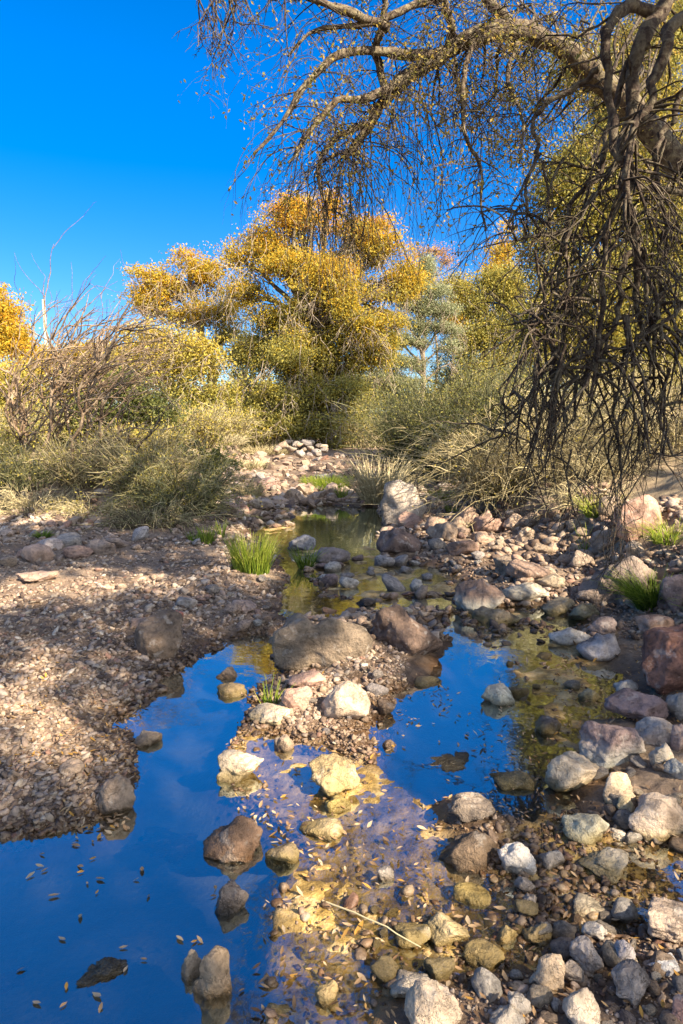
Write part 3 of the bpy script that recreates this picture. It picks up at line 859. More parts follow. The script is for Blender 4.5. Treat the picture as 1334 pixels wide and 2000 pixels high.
cobbles(24, [(1160, 1450), (1334, 1500), (1340, 1680), (1240, 1660), (1160, 1590)], 0.04, 0.12,
        'small cream stone wedged between the rocks at the right edge', 'small stones at the right edge', [CREAM, WHITE, TAN, GREY])
cobbles(46, [(930, 1930), (1060, 1800), (1334, 1780), (1400, 2020), (880, 2020)], 0.03, 0.09,
        'small stone among the lower right shore rocks', 'small stones on the lower right shore')
cobbles(14, [(700, 1780), (900, 1720), (1080, 1800), (1000, 1900), (700, 1920)], 0.03, 0.09,
        'algae stained stone in the lower shallows', 'algae stained stones', [CREAM, TAN, (0.4, 0.32, 0.18)], True, 0.55)
cobbles(30, [(540, 905), (545, 875), (580, 862), (620, 868), (650, 885), (640, 915), (580, 920)], 0.22, 0.42,
        'weathered stone in the rubble heap below the tall oak', 'stones of the rubble heap', [TAN, GREY, CREAM, (0.36, 0.3, 0.24)], lift=0.28)
cobbles(8, [(960, 1260), (1100, 1290), (1150, 1380), (1020, 1400)], 0.05, 0.12,
        'dark wet stone in the algae shallows of the right pool', 'wet stones in the right pool', [DARK, BROWN, GREY], True)

# loose gravel: nobody could count it
def gravel(n, u0, u1, v0, v1, s0, s1, level, name, label, keep):
    u = rng.uniform(u0, u1, n); v = rng.uniform(v0, v1, n)
    d = np.stack([(u - 667) / F, CT + (1000 - v) / F * ST, -ST + (1000 - v) / F * CT], -1)
    zz = np.full(n, 0.1)
    for _ in range(4):
        t = (zz - CAM_H) / d[:, 2]
        x, y = d[:, 0] * t, d[:, 1] * t
        z, sdp, ssh, bl, br = terrain(x, y, True, True)
        zz = 0.5 * zz + 0.5 * np.minimum(z, 0.9)
    ok = (y > 0) & (y < 30) & keep(x, y, z, sdp, ssh, bl, br, u, v)
    x, y, z, v, sdp = x[ok], y[ok], z[ok], v[ok], sdp[ok]
    n = len(x)
    shapes = [rock_shape(level, 900 + k, 22, 0.2, 8)[0] for k in range(14)]
    f = ico(level)[1]
    S = np.stack(shapes)[rng.integers(0, 14, n)]
    s = s0 * (s1 / s0) ** (rng.random(n) ** 2.6) * np.clip(y / 4.5, 0.7, 3.0) * (1 + 0.7 * fbm(np.stack([x, y, x * 0], -1) * 1.6, 2, 41))
    a = rng.uniform(0, 2 * math.pi, n); ca, sa = np.cos(a), np.sin(a)
    dims = np.stack([s * rng.uniform(0.8, 1.3, n), s * rng.uniform(0.6, 1.0, n), s * rng.uniform(0.35, 0.75, n)], -1) * 0.5
    S = S * dims[:, None, :]
    t1 = rng.normal(size=n)[:, None] * 0.35
    Z = S[:, :, 2] + S[:, :, 0] * t1
    X = S[:, :, 0] * ca[:, None] - S[:, :, 1] * sa[:, None]
    Y = S[:, :, 0] * sa[:, None] + S[:, :, 1] * ca[:, None]
    V = np.stack([X + x[:, None], Y + y[:, None], Z + (z + dims[:, 2] * 0.5)[:, None]], -1)
    nv = V.shape[1]
    Fc = (np.arange(n)[:, None, None] * nv + f[None]).reshape(-1, 3)
    o = link(name, raw_mesh(name, V.reshape(-1, 3), Fc, 3, level > 1), M['gravel'])
    tag(o, label, 'gravel', None, 'stuff')

bar = lambda x, y, z, sdp, ssh, bl, br, u, v: (np.minimum(sdp, ssh) > -0.02) & (bl < 0.1) & (u < 600)
gravel(52000, -350, 600, 1020, 1660, 0.009, 0.048, 2, 'gravel', 'loose pinkish and grey gravel of the broad left bar', bar)
isl = lambda x, y, z, sdp, ssh, bl, br, u, v: (np.minimum(sdp, ssh) > -0.05) & (u > 520)
gravel(5000, 520, 800, 1255, 1490, 0.010, 0.045, 2, 'gravel', 'fine wet gravel of the island between the pools', isl)
rgt = lambda x, y, z, sdp, ssh, bl, br, u, v: (sdp > -0.02) & (ssh > -0.1) & (br < 1.2)
gravel(8000, 560, 1500, 985, 1250, 0.02, 0.08, 2, 'gravel', 'stony rubble filling the bed upstream and along the right bank', rgt)
gravel(4000, 850, 1600, 1600, 2060, 0.008, 0.045, 2, 'gravel', 'grey grit and pebbles between the lower right shore rocks', lambda x, y, z, sdp, ssh, bl, br, u, v: (sdp > 0) & (z > -0.02))
gravel(5000, -200, 1000, 890, 1030, 0.03, 0.10, 1, 'gravel', 'distant cobbly gravel of the upstream bed', lambda x, y, z, sdp, ssh, bl, br, u, v: (sdp > -0.03) & (bl < 0.3) & (br < 0.4))
shal = lambda x, y, z, sdp, ssh, bl, br, u, v: (ssh < 0.05) & (sdp > -0.05)
gravel(1900, 430, 1350, 1200, 2050, 0.012, 0.06, 2, 'gravel', 'algae coated pebbles and debris breaking the shallow water', shal)

gravel(2600, 940, 1450, 1560, 1860, 0.012, 0.06, 2, 'gravel', 'wet mixed pebbles packed between the right shore rocks', lambda x, y, z, sdp, ssh, bl, br, u, v: (sdp > 0.02))

# ------------------------------------------------------------------ grass and strands
def strands(n, base, spread, length, lean=0.5, droop=0.25, r=0.004, K=6, wiggle=0.03, out=1.0, bias=(0, 0, 0)):
    """n curved strands rising from an elliptic base; returns points (n,K,3), radii (n,K)"""
    a = rng.uniform(0, 2 * math.pi, n); q = np.sqrt(rng.random(n))
    rx, ry = spread
    root = np.stack([np.cos(a) * q * rx, np.sin(a) * q * ry, np.zeros(n)], -1)
    L = length * rng.uniform(0.55, 1.1, n)
    ang = rng.uniform(0, 2 * math.pi, n)
    tilt = np.abs(rng.normal(size=n)) * lean * 0.6 + lean * 0.2
    o = np.stack([np.cos(a), np.sin(a)], -1) * out + np.stack([np.cos(ang), np.sin(ang)], -1) * 0.7
    o /= np.linalg.norm(o, axis=1, keepdims=True) + 1e-9
    d = np.stack([o[:, 0] * np.sin(tilt), o[:, 1] * np.sin(tilt), np.cos(tilt)], -1) + np.array(bias)
    t = np.linspace(0, 1, K)[None, :, None]
    P = root[:, None] + d[:, None] * (L[:, None, None] * t)
    bend = np.stack([o[:, 0], o[:, 1], -np.ones(n) * 0.8], -1)
    P = P + bend[:, None] * (t ** 2.2) * (L * droop)[:, None, None] * rng.uniform(0.3, 1.5, (n, 1, 1))
    w = rng.normal(size=(n, K, 3)) * wiggle * length
    w[:, 0] = 0
    P = P + np.cumsum(w, axis=1) * 0.6
    R = r * rng.uniform(0.7, 1.3, (n, 1)) * np.linspace(1, 0.25, K)[None]
    P = P + np.asarray(base)[None, None]
    return P, R

def strand_obj(name, P, R, mat, tint0, tint1, sides=3, origin=None, parent=None, tnoise=0.1):
    o0 = P[:, 0].mean(0) if origin is None else np.asarray(origin, float)
    v, q = tubes(P - o0, R, sides)
    me = raw_mesh(name, v, q, 4)
    n, K = R.shape
    t = np.linspace(tint0, tint1, K)[None] + rng.normal(size=(n, 1)) * tnoise
    fattr(me, 'tint', np.repeat(t.ravel(), sides))
    return link(name, me, M[mat], parent, None if parent is not None else o0)

def grass(u, v, wpx, hpx, n, label, tint=(0.2, 0.6), droop=0.25, lean=0.35, group=None, r=None, mat='grass', depth=0.7, bias=(0, 0, 0), name='grass_clump'):
    p = hit(u, v)
    W = pxm(wpx, p[1]); Hh = pxm(hpx, p[1])
    r = r or max(0.0016, pxm(1.6, p[1]) * 0.5)
    P, R = strands(n, p - np.array([0, 0, 0.01]), (W * 0.36, W * 0.36 * depth), Hh, lean, droop, r, 6, 0.012, 1.0, bias)
    o = strand_obj(name, P, R, mat, tint[0], tint[1])
    return tag(o, label, 'grass', group)

grass(492, 1118, 95, 88, 420, 'largest bright green grass clump, at the right end of the gravel bar', (0.25, 0.75), 0.15, 0.28)
grass(405, 1062, 38, 40, 90, 'green grass tuft under the left bank brush', (0.2, 0.6), 0.15, 0.25)
grass(378, 1062, 26, 28, 50, 'short dark green tuft at the brush edge', (0.1, 0.4), 0.15, 0.3)
grass(432, 1050, 20, 40, 30, 'thin pale green tuft left of the largest clump', (0.4, 0.8), 0.15, 0.25)
grass(597, 1108, 42, 52, 80, 'dark green sedge by the flat dark boulder', (0.05, 0.45), 0.2, 0.4)
grass(527, 1382, 42, 68, 22, 'short green sprout of blades on the island beside the cream rock', (0.35, 0.8), 0.12, 0.35, r=0.004)
grass(742, 982, 95, 105, 420, 'straw coloured bunch grass left of the tall grey boulder', (0.7, 1.0), 0.2, 0.55, mat='dry_stem')
grass(858, 985, 46, 44, 120, 'small yellow green tuft right of the tall grey boulder', (0.35, 0.75), 0.2, 0.5)
grass(884, 1004, 28, 24, 50, 'low green tuft among the rubble beside the yellow green one', (0.2, 0.5), 0.2, 0.5)
grass(1275, 1190, 85, 92, 420, 'dark green grass tuft between the big grey boulder and the purplish one', (0.0, 0.4), 0.35, 0.5, bias=(-0.2, 0, 0))
grass(1145, 1078, 30, 70, 18, 'few yellow blades rising from the rubble under the twigs', (0.5, 0.9), 0.2, 0.4, r=0.004)
grass(1305, 1060, 90, 66, 130, 'loose pale grass at the right edge of the rubble', (0.35, 0.9), 0.3, 0.6)
grass(1170, 1010, 70, 60, 120, 'yellowish grass thin in the rubble behind the twig tips', (0.45, 0.9), 0.25, 0.6)
grass(640, 952, 125, 26, 900, 'green sward across the upstream bed', (0.15, 0.65), 0.2, 0.5, depth=1.6)
grass(668, 975, 20, 30, 50, 'bright tuft below the green sward', (0.3, 0.7), 0.2, 0.4)
grass(470, 1000, 30, 20, 50, 'low green tuft beside the tan upstream boulder', (0.2, 0.6), 0.2, 0.5)
grass(85, 1050, 34, 20, 90, 'blue green tuft of leaves on the upper left bar', (0.0, 0.3), 0.3, 0.7)
grass(492, 972, 50, 42, 130, 'dry tan grass among the upstream boulders', (0.5, 0.9), 0.2, 0.6, mat='dry_stem')
grass(690, 872, 150, 62, 900, 'tall pale yellow grass beyond the upstream bed', (0.5, 0.95), 0.2, 0.35, mat='dry_stem', depth=0.9)
grass(755, 872, 90, 55, 400, 'pale yellow grass left of the dark hedge', (0.45, 0.9), 0.2, 0.4, mat='dry_stem')
grass(610, 1272, 30, 16, 30, 'tiny green sprig at the foot of the two-lobed boulder', (0.1, 0.5), 0.2, 0.5)

def brush(u, v, wpx, hpx, n, label, stem_t=(0.2, 0.6), leaf_t=0.5, leaves=0, lmat='scrub_leaf', lsize=0.03, lean=0.8, droop=0.35, Y=None, depth=0.8, cat='bush', group=None, r=None, bias=(0, 0, 0), smat='dry_stem', wig=0.03):
    """a bush of many fine stems, with or without small leaves"""
    p = hit(u, v) if Y is None else None
    if Y is not None:
        q = at_depth(u, v, Y); p = np.array([q[0], Y, min(tz(q[0], Y), q[2] + 0.4)])
    W, Hh = pxm(wpx, p[1]), pxm(hpx, p[1])
    if Y is not None:
        Hh = Hh + max(0.0, at_depth(u, v, Y)[2] - p[2])
    r = r or max(0.0025, pxm(1.5, p[1]) * 0.5)
    root = thing('bush', label, cat, p, group)
    Hh *= 1.3
    n0 = max(20, n // 4)
    P, R = strands(n0, p - np.array([0, 0, 0.03]), (W * 0.32, W * 0.32 * depth), Hh, lean, droop * 0.6, r * 1.3, 7, wig * 1.3, 1.0, bias)
    i, k = rng.integers(0, n0, n), rng.integers(1, 6, n)
    ax = P[i, k + 1] - P[i, k]; ax /= np.linalg.norm(ax, axis=1, keepdims=True)
    dd = ax + unit(n) * 0.95 + np.array([0, 0, 0.10 - 0.25 * droop]); dd /= np.linalg.norm(dd, axis=1, keepdims=True)
    L2 = Hh * rng.uniform(0.12, 0.42, n)
    tt = np.linspace(0, 1, 5)[None, :, None]
    P2 = P[i, k][:, None] + dd[:, None] * tt * L2[:, None, None] + np.cumsum(rng.normal(size=(n, 5, 3)) * (tt > 0), 1) * (0.05 * L2)[:, None, None]
    P2[:, :, 2] -= (tt[..., 0] ** 2) * (L2 * droop * 0.6)[:, None]
    P2[:, :, 2] = np.maximum(P2[:, :, 2], p[2] - 0.35)
    R2 = np.linspace(1, 0.35, 5)[None] * (r * rng.uniform(0.6, 1.0, n))[:, None]
    va, qa = tubes(P - p, R, 3); vb, qb = tubes(P2 - p, R2, 3)
    me = raw_mesh('stems', np.concatenate([va, vb]), np.concatenate([qa, qb + len(va)]), 4)
    ta = np.linspace(stem_t[0], stem_t[1], 7)[None] * 0.8 + rng.normal(size=(n0, 1)) * 0.25
    tb = np.linspace(stem_t[0] + 0.1, stem_t[1], 5)[None] + rng.normal(size=(n, 1)) * 0.25
    fattr(me, 'tint', np.concatenate([np.repeat(ta.ravel(), 3), np.repeat(tb.ravel(), 3)]))
    link('stems', me, M[smat], root)
    P = np.concatenate([P[:, [1, 2, 3, 5, 6]], P2]); n = len(P)
    if leaves:
        leaves = int(leaves * 2.2)
        i = rng.integers(0, n, leaves); k = rng.integers(1, 5, leaves)
        C = P[i, k] + rng.normal(size=(leaves, 3)) * 0.04 * Hh
        V, T = leaf_quads(C - p, rng.uniform(0.6, 1.3, leaves) * lsize, 0.3, 0.5)
        me = raw_mesh('foliage', V, T, 3, False)
        t = leaf_t + 0.08 + 0.25 * (C[:, 2] - p[2]) / Hh - 0.12 + rng.normal(size=leaves) * 0.16
        fattr(me, 'tint', np.repeat(t, 4))
        link('foliage', me, M[lmat], root)
    return root

# left bank brush
brush(60, 955, 190, 80, 900, 'grey green broom brush at the left edge of the bank', (0.3, 0.85), 0.5, 1000, lsize=0.035, smat='green_stem', lean=0.5, droop=0.2)
brush(170, 950, 180, 75, 900, 'tan brush round the feet of the bare shrub', (0.1, 0.6), 0.5, 900, lsize=0.035, smat='dry_stem', lean=0.5, droop=0.2)
brush(285, 965, 190, 110, 1200, 'dense grey tan brush right of the bare shrub', (0.05, 0.6), 0.5, 900, lsize=0.035, smat='dry_stem', lean=0.6, droop=0.25)
brush(360, 1000, 160, 120, 1000, 'pale brush mound at the point of the left bank', (0.35, 0.75), 0.55, 1500, lsize=0.03, droop=0.4, smat='green_stem')
brush(290, 1030, 170, 70, 700, 'dark tangle hanging over the undercut left bank', (0.05, 0.45), 0.2, 400, droop=0.7, lean=1.1)
brush(65, 1000, 180, 60, 700, 'dry straw litter brush on the left bank front', (0.4, 0.85), droop=0.5, lean=1.0)
brush(185, 1010, 120, 55, 400, 'dry yellow brush spilling down the left bank', (0.35, 0.8), 0.6, 300, droop=0.6, lean=1.0)
brush(405, 930, 60, 60, 120, 'small round dark leaved shrub beyond the left brush', (0.1, 0.4), 0.25, 1500, lsize=0.07)
for (u, v, w_, h_, Y_, lab, t_) in [
    (40, 900, 170, 70, 14, 'tan grassy brush at the far left behind the bare shrub', 0.5), (170, 890, 170, 70, 15.5, 'olive brush between the bare shrub and the leathery shrub', 0.45),
    (290, 895, 150, 60, 14, 'straw coloured brush below the leathery shrub', 0.6), (380, 885, 110, 70, 17, 'yellowish brush at the back of the left bank', 0.6),
    (440, 880, 100, 60, 21, 'dry brush at the bend left of the rubble heap', 0.6), (500, 880, 80, 40, 23.5, 'dark low brush left of the rubble heap', 0.25),
    (120, 870, 200, 50, 19, 'golden brush line beyond the left bank', 0.75), (340, 870, 160, 50, 20, 'golden brush right of the brush line', 0.75)]:
    brush(u, v, w_, h_, 900, lab, (0.2, 0.7), t_, 2200, Y=Y_, lsize=0.06, lean=0.6, droop=0.25)
# right side
brush(830, 905, 120, 120, 1100, 'dark grey green hedge bush nearest the stream bed', (0.0, 0.4), 0.22, 3400, Y=14.5, lsize=0.05, lean=0.55, droop=0.2, smat='green_stem')
brush(895, 890, 120, 125, 1100, 'grey green hedge bush right of the nearest hedge bush', (0.0, 0.45), 0.25, 3400, Y=13.2, lsize=0.05, lean=0.55, droop=0.2, smat='green_stem')
brush(800, 870, 80, 80, 700, 'pale topped hedge bush at the far end of the hedge', (0.2, 0.7), 0.4, 1800, Y=17.5, lsize=0.05, lean=0.5, droop=0.2, smat='green_stem')
brush(960, 850, 120, 110, 900, 'silver green hedge bush behind the dry brush mound', (0.1, 0.5), 0.35, 2800, Y=13.5, lsize=0.05, lean=0.5, droop=0.2, smat='green_stem')
brush(985, 965, 190, 170, 1700, 'large dry tan brush mound spilling over the right rubble', (0.3, 0.8), 0.75, 1200, lsize=0.03, lean=1.0, droop=0.55, wig=0.04)
brush(1080, 935, 150, 150, 900, 'dry brown brush behind the hanging twigs', (0.25, 0.75), 0.7, 500, lean=1.0, droop=0.5, wig=0.04)
brush(1210, 900, 190, 130, 900, 'dry brown brush high on the right slope', (0.25, 0.75), 0.7, 500, lean=1.0, droop=0.5, wig=0.04)
brush(1310, 880, 160, 130, 700, 'dry brown brush at the right edge of the slope', (0.3, 0.8), 0.7, 600, lean=0.9, droop=0.5)
brush(1150, 985, 140, 60, 500, 'low dry stems lying over the upper rubble', (0.35, 0.8), droop=0.6, lean=1.2)
brush(1040, 800, 150, 70, 700, 'dull olive brush behind the slope', (0.2, 0.6), 0.5, 1800, Y=16, lsize=0.06)
brush(1100, 880, 170, 110, 900, 'tan twiggy brush rising behind the dry brush mound', (0.3, 0.8), 0.65, 900, Y=12.5, lsize=0.04, lean=0.8)
brush(1290, 830, 170, 90, 900, 'pale dry brush on the crest at the right edge', (0.35, 0.85), 0.6, 900, Y=13.5, lsize=0.04, lean=0.8)
brush(1180, 930, 150, 80, 800, 'brown dead brush across the middle of the right slope', (0.15, 0.6), droop=0.6, lean=1.1, wig=0.05)
brush(1230, 800, 180, 70, 800, 'tan brush along the top of the right slope', (0.3, 0.8), 0.6, 1500, Y=15, lsize=0.06)

for (u, v, w_, h_, Y_, lab) in [
    (1180, 935, 150, 34, 10.2, 'short dry grass on the right slope below the brown dead brush'), (1290, 940, 120, 40, 9.6, 'short straw grass on the right slope edge'), (1250, 890, 150, 40, 11.2, 'thin straw grass higher on the right slope'),
    (430, 900, 90, 26, 19, 'dry grass strip on the left bank behind the dark leaved shrub'), (520, 892, 90, 22, 22, 'thin dry grass left of the rubble heap'), (480, 915, 90, 22, 17, 'sparse tan grass at the bend of the bed')]:
    q = at_depth(u, v, Y_); p = np.array([q[0], Y_, tz(q[0], Y_)])
    P, R_ = strands(500, p, (pxm(w_, Y_) * 0.5, pxm(w_, Y_) * 0.5), pxm(h_, Y_), 0.7, 0.35, max(0.003, pxm(1.3, Y_) * 0.5), 5, 0.03)
    tag(strand_obj('dry_grass', P, R_, 'dry_stem', 0.35, 0.85, tnoise=0.25), lab, 'grass')

# ------------------------------------------------------------------ trees
def grow(w, p, d, L, r0, seg=0.10, wob=0.30, pull=(0, 0, 0), kids=2, depth=2, kid_ang=0.7, kid_len=0.5, sides=4, rend=0.25, tips=None, kid_from=0.25, rmin=0.0016):
    n = max(4, int(L / seg))
    pts, rad = [np.array(p, float)], [r0]
    d = np.array(d, float); d /= np.linalg.norm(d)
    pull = np.array(pull, float)
    dirs = [d]
    for k in range(n):
        d = d + rng.normal(size=3) * wob * rng.choice([0.4, 1.5], p=[0.7, 0.3]) + pull
        d /= np.linalg.norm(d)
        pts.append(pts[-1] + d * L / n)
        dirs.append(d)
        rad.append(r0 * (1 - (1 - rend) * (k + 1) / n))
    w.add(pts, rad, sides)
    if tips is not None:
        tips.extend(pts[n // 3:])
    if depth > 0:
        m = rng.poisson(kids * 0.5) + int(round(kids * 0.5))
        for _ in range(m):
            k = rng.integers(max(1, int(n * kid_from)), n + 1)
            e = unit(1)[0]
            e = e - dirs[k] * (e @ dirs[k]); e /= np.linalg.norm(e) + 1e-9
            dd = dirs[k] * math.cos(kid_ang) + e * math.sin(kid_ang)
            grow(w, pts[k], dd, L * kid_len * rng.uniform(0.5, 1.3), max(rad[k] * 0.7, rmin), seg * 0.8, wob, pull, kids, depth - 1, kid_ang, kid_len, max(3, sides - 1), rend, tips, kid_from, rmin)
    return pts

def curve(a, b, k=8, sag=0.0, wob=0.06, r=None):
    a, b = np.asarray(a, float), np.asarray(b, float)
    t = np.linspace(0, 1, k)[:, None]
    L = np.linalg.norm(b - a)
    w = np.cumsum((r or rng).normal(size=(k, 3)), axis=0)
    w = w - t * w[-1] - (1 - t) * w[0]
    return a + (b - a) * t + np.array([0, 0, 1]) * np.sin(t * math.pi) * sag * L + w * wob * L * 0.35

def tree(name, label, Y, base_u, base_v, lobes, nleaf, lmat, lsize, tint, trunk_r=0.2, bark='bark', clump=0.5, per=26, cat='tree', group=None, aspect=0.5, up=0.3, flatc=0.6, twigs=1.0, stems=1, haze_twigs=0, gaps=-0.26):
    q = at_depth(base_u, base_v, Y)
    p = np.array([q[0], Y, min(tz(q[0], Y), q[2])])
    root = thing(name, label, cat, p, group)
    nleaf = int(nleaf * 2.5); lsize = lsize * 0.98
    Ls = []
    for l in lobes:
        c = at_depth(l[0], l[1], Y + (l[4] if len(l) > 4 else 0))
        ru, rv = pxm(l[2], Y), pxm(l[3], Y)
        Ls.append((c, np.array([ru, (ru + rv) * 0.5, rv]), l[5] if len(l) > 5 else 1.0))
    top = max(Ls, key=lambda l: l[0][2])[0]
    w = Wood()
    cm = np.mean([l[0] for l in Ls], axis=0)
    tops = []
    for s in range(stems):
        tp = cm * (1 - 0.35 * (stems > 1)) + Ls[(s * 3) % len(Ls)][0] * (0.35 * (stems > 1))
        tr = curve(p + np.array([rng.normal() * 0.25 * (stems > 1), 0, -0.2]), tp, 10, 0, 0.07)
        w.add(tr, np.linspace(trunk_r, trunk_r * 0.55, 10), 8)
        tops.append(tr)
    area = np.array([l[1][0] * l[1][2] * l[2] for l in Ls])
    share = area / area.sum()
    C, TT = [], []
    for (c, rad, dens), sh in zip(Ls, share):
        tr = tops[rng.integers(len(tops))]
        j = int(np.clip(np.argmin(np.abs(tr[:, 2] - (c[2] - 0.8))), 3, 9))
        limb = curve(tr[j], c, 7, 0.08, 0.10)
        w.add(limb, np.linspace(trunk_r * 0.5, trunk_r * 0.14, 7), 5)
        nc = max(3, int(nleaf * sh / per))
        d = unit(nc); rr = rng.random(nc) ** 0.5 * (1 + 0.45 * (rng.random(nc) < 0.22))
        cc = c + d * rad * rr[:, None] * (0.85 + 0.3 * fbm(d * 2.5, 2, int(abs(c[0]) * 31)))[:, None]
        thin = fbm(cc * np.array([1, 1, 1.5]) * 0.5 / max(clump, 0.3), 2, 61) > gaps
        cc = cc[thin]; nc = len(cc)
        if nc < 2: continue
        for k in range(int(nc * 0.25 * twigs)):
            st = limb[rng.integers(3, 7)]
            w.add(curve(st, cc[k % nc] + rng.normal(size=3) * clump * 0.3, 5, 0.05, 0.12), np.linspace(trunk_r * 0.13, max(0.008, trunk_r * 0.03), 5), 3)
        n = nc * per
        i = np.repeat(np.arange(nc), per)
        cs = clump * rng.uniform(0.5, 1.3, nc)
        off = rng.normal(size=(n, 3)) * np.array([1, 1, flatc]) * cs[i][:, None] * 0.5
        C.append(cc[i] + off)
        TT.append(tint(cc[i], (rng.normal(size=nc) + np.clip(rng.normal(), -1, 1) * 0.4)[i]))
    C = np.concatenate(C); TT = np.concatenate(TT)
    o = link('trunk', w.mesh('trunk', p), M[bark], root)
    if haze_twigs:
        tw = Wood()
        for _ in range(haze_twigs):
            c, rad, _d = Ls[rng.choice(len(Ls), p=share)]
            d = unit(1)[0]; d[1] = -abs(d[1])
            a = c + d * rad * rng.uniform(0.7, 1.05)
            grow(tw, a, (rng.normal() * 0.5, -0.3, -0.6), rng.uniform(0.5, 1.5), 0.016, 0.12, 0.2, (0, 0, -0.10), 4, 1, 0.6, 0.5, 3, 0.3, None, 0.25, 0.009)
        link('twigs', tw.mesh('twigs', p), M['pale_bark'], root)
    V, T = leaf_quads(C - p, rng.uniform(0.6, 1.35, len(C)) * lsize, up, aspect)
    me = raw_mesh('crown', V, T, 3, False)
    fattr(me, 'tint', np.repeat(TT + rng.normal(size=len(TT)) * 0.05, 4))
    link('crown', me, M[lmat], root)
    return root

def tint_v(Y, v0, t0, v1, t1, sp=0.1):
    z0, z1 = at_depth(667, v0, Y)[2], at_depth(667, v1, Y)[2]
    return lambda c, r: np.clip(t0 + (t1 - t0) * (c[:, 2] - z0) / (z1 - z0), min(t0, t1), max(t0, t1)) + r * sp

tree('oak_tree', 'tallest oak with orange top and yellow green skirts in mid distance', 26, 595, 880,
     [(575, 425, 50, 40), (625, 400, 40, 34), (505, 470, 48, 36), (540, 500, 40, 34), (690, 465, 55, 36), (750, 495, 50, 40), (655, 520, 50, 44), (780, 560, 34, 44), (715, 570, 60, 40), (600, 560, 46, 50, 0, 0.7), (485, 560, 44, 40),
      (545, 625, 70, 50, 0, 0.8), (650, 640, 70, 50, 0, 0.7), (500, 690, 44, 46), (580, 720, 60, 50), (670, 720, 60, 50, 0, 0.7), (730, 660, 36, 44), (525, 790, 50, 44, -1), (600, 800, 60, 46, -1), (520, 840, 46, 26, -1.4), (480, 760, 40, 40), (560, 860, 50, 24, -1.5), (620, 850, 50, 30, -1.2), (560, 760, 60, 50, -0.8), (640, 760, 50, 50, -0.8), (700, 830, 40, 30, -0.5), (640, 540, 55, 40, -1.5), (700, 610, 60, 36, -1.5), (765, 610, 44, 40, -0.8), (800, 550, 26, 40, -0.3), (600, 600, 50, 36, -1.6), (740, 680, 40, 40, -0.8), (560, 520, 50, 34, -1), (660, 700, 50, 40, -1), (600, 660, 50, 40, -1.2), (690, 640, 40, 40, -1.5), (560, 700, 60, 40, -2), (640, 820, 60, 40, -2.5), (540, 760, 50, 40, -2.2), (590, 780, 50, 40, -2.4), (500, 820, 40, 34, -2.4), (560, 830, 50, 30, -2.6), (680, 770, 40, 36, -2), (600, 375, 30, 22, 0, 0.5), (560, 385, 26, 16, 0, 0.5), (460, 500, 26, 26, 0, 0.6), (730, 435, 44, 18, 0, 0.5), (690, 790, 44, 40, 0, 0.6)],
     200000, 'oak_leaf', 0.088, tint_v(26, 760, 0.26, 420, 0.74, 0.13), 0.24, clump=0.46, haze_twigs=380, gaps=-0.06, flatc=0.45)
tree('oak_tree', 'spreading golden oak with pale crooked limbs left of the tallest oak', 30, 425, 830,
     [(400, 535, 60, 38), (330, 560, 62, 36), (445, 520, 45, 35), (290, 590, 45, 28), (370, 610, 80, 32), (445, 590, 45, 45), (290, 535, 40, 16, 0, 0.5), (370, 500, 40, 18, 0, 0.5), (440, 660, 40, 40, 0, 0.7)],
     26000, 'oak_leaf', 0.11, tint_v(30, 680, 0.4, 520, 0.64, 0.1), 0.26, 'pale_bark', clump=0.48, haze_twigs=160, gaps=0.0, flatc=0.45)
tree('oak_tree', 'bright orange oak at the far left edge', 34, -20, 830,
     [(0, 610, 45, 38), (-35, 590, 50, 40), (20, 650, 42, 30), (-40, 660, 60, 40), (35, 680, 40, 24), (-10, 565, 25, 16, 0, 0.6)], 10000, 'oak_leaf', 0.14, lambda c, r: 0.66 + r * 0.08, 0.25, clump=0.6)
tree('scrub_tree', 'bright yellow scrub row beyond the bare shrub', 40, 130, 830,
     [(90, 700, 60, 20), (160, 690, 55, 20), (220, 690, 55, 24), (270, 690, 50, 28), (60, 720, 60, 24)], 7000, 'oak_leaf', 0.15, lambda c, r: 0.68 + r * 0.08, 0.15, clump=0.7)
tree('scrub_tree', 'yellow olive scrub tree filling the middle left', 23, 330, 880,
     [(280, 720, 75, 45), (370, 700, 70, 50), (420, 770, 55, 50, 0), (340, 790, 80, 50), (250, 700, 60, 36), (300, 660, 70, 28), (410, 840, 50, 36)], 20000, 'scrub_leaf', 0.10, tint_v(23, 860, 0.45, 660, 0.92, 0.1), 0.14, 'pale_bark', clump=0.5, stems=3, haze_twigs=140)
tree('scrub_tree', 'yellow green scrub tree behind the stems of the bare shrub', 21, 80, 890,
     [(60, 770, 85, 55), (140, 750, 70, 50), (0, 760, 70, 60), (190, 730, 50, 40), (-40, 800, 60, 60), (100, 830, 90, 45)], 16000, 'scrub_leaf', 0.10, tint_v(21, 880, 0.4, 720, 0.85, 0.12), 0.12, 'pale_bark', clump=0.5, stems=3)
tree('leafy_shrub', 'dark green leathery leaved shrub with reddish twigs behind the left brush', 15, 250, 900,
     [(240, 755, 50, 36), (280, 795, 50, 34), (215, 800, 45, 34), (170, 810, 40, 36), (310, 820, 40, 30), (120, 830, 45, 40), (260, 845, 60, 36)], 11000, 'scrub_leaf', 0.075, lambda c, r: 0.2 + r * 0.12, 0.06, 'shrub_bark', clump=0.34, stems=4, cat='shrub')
tree('dry_shrub', 'bare grey twiggy shrub at the left foot of the tallest oak', 24, 450, 890,
     [(450, 780, 40, 50), (465, 830, 45, 36), (420, 820, 40, 36), (480, 740, 25, 40)], 700, 'scrub_leaf', 0.06, lambda c, r: 0.6 + r * 0.1, 0.05, 'pale_bark', clump=0.4, per=3, twigs=3.0, stems=5, cat='shrub')
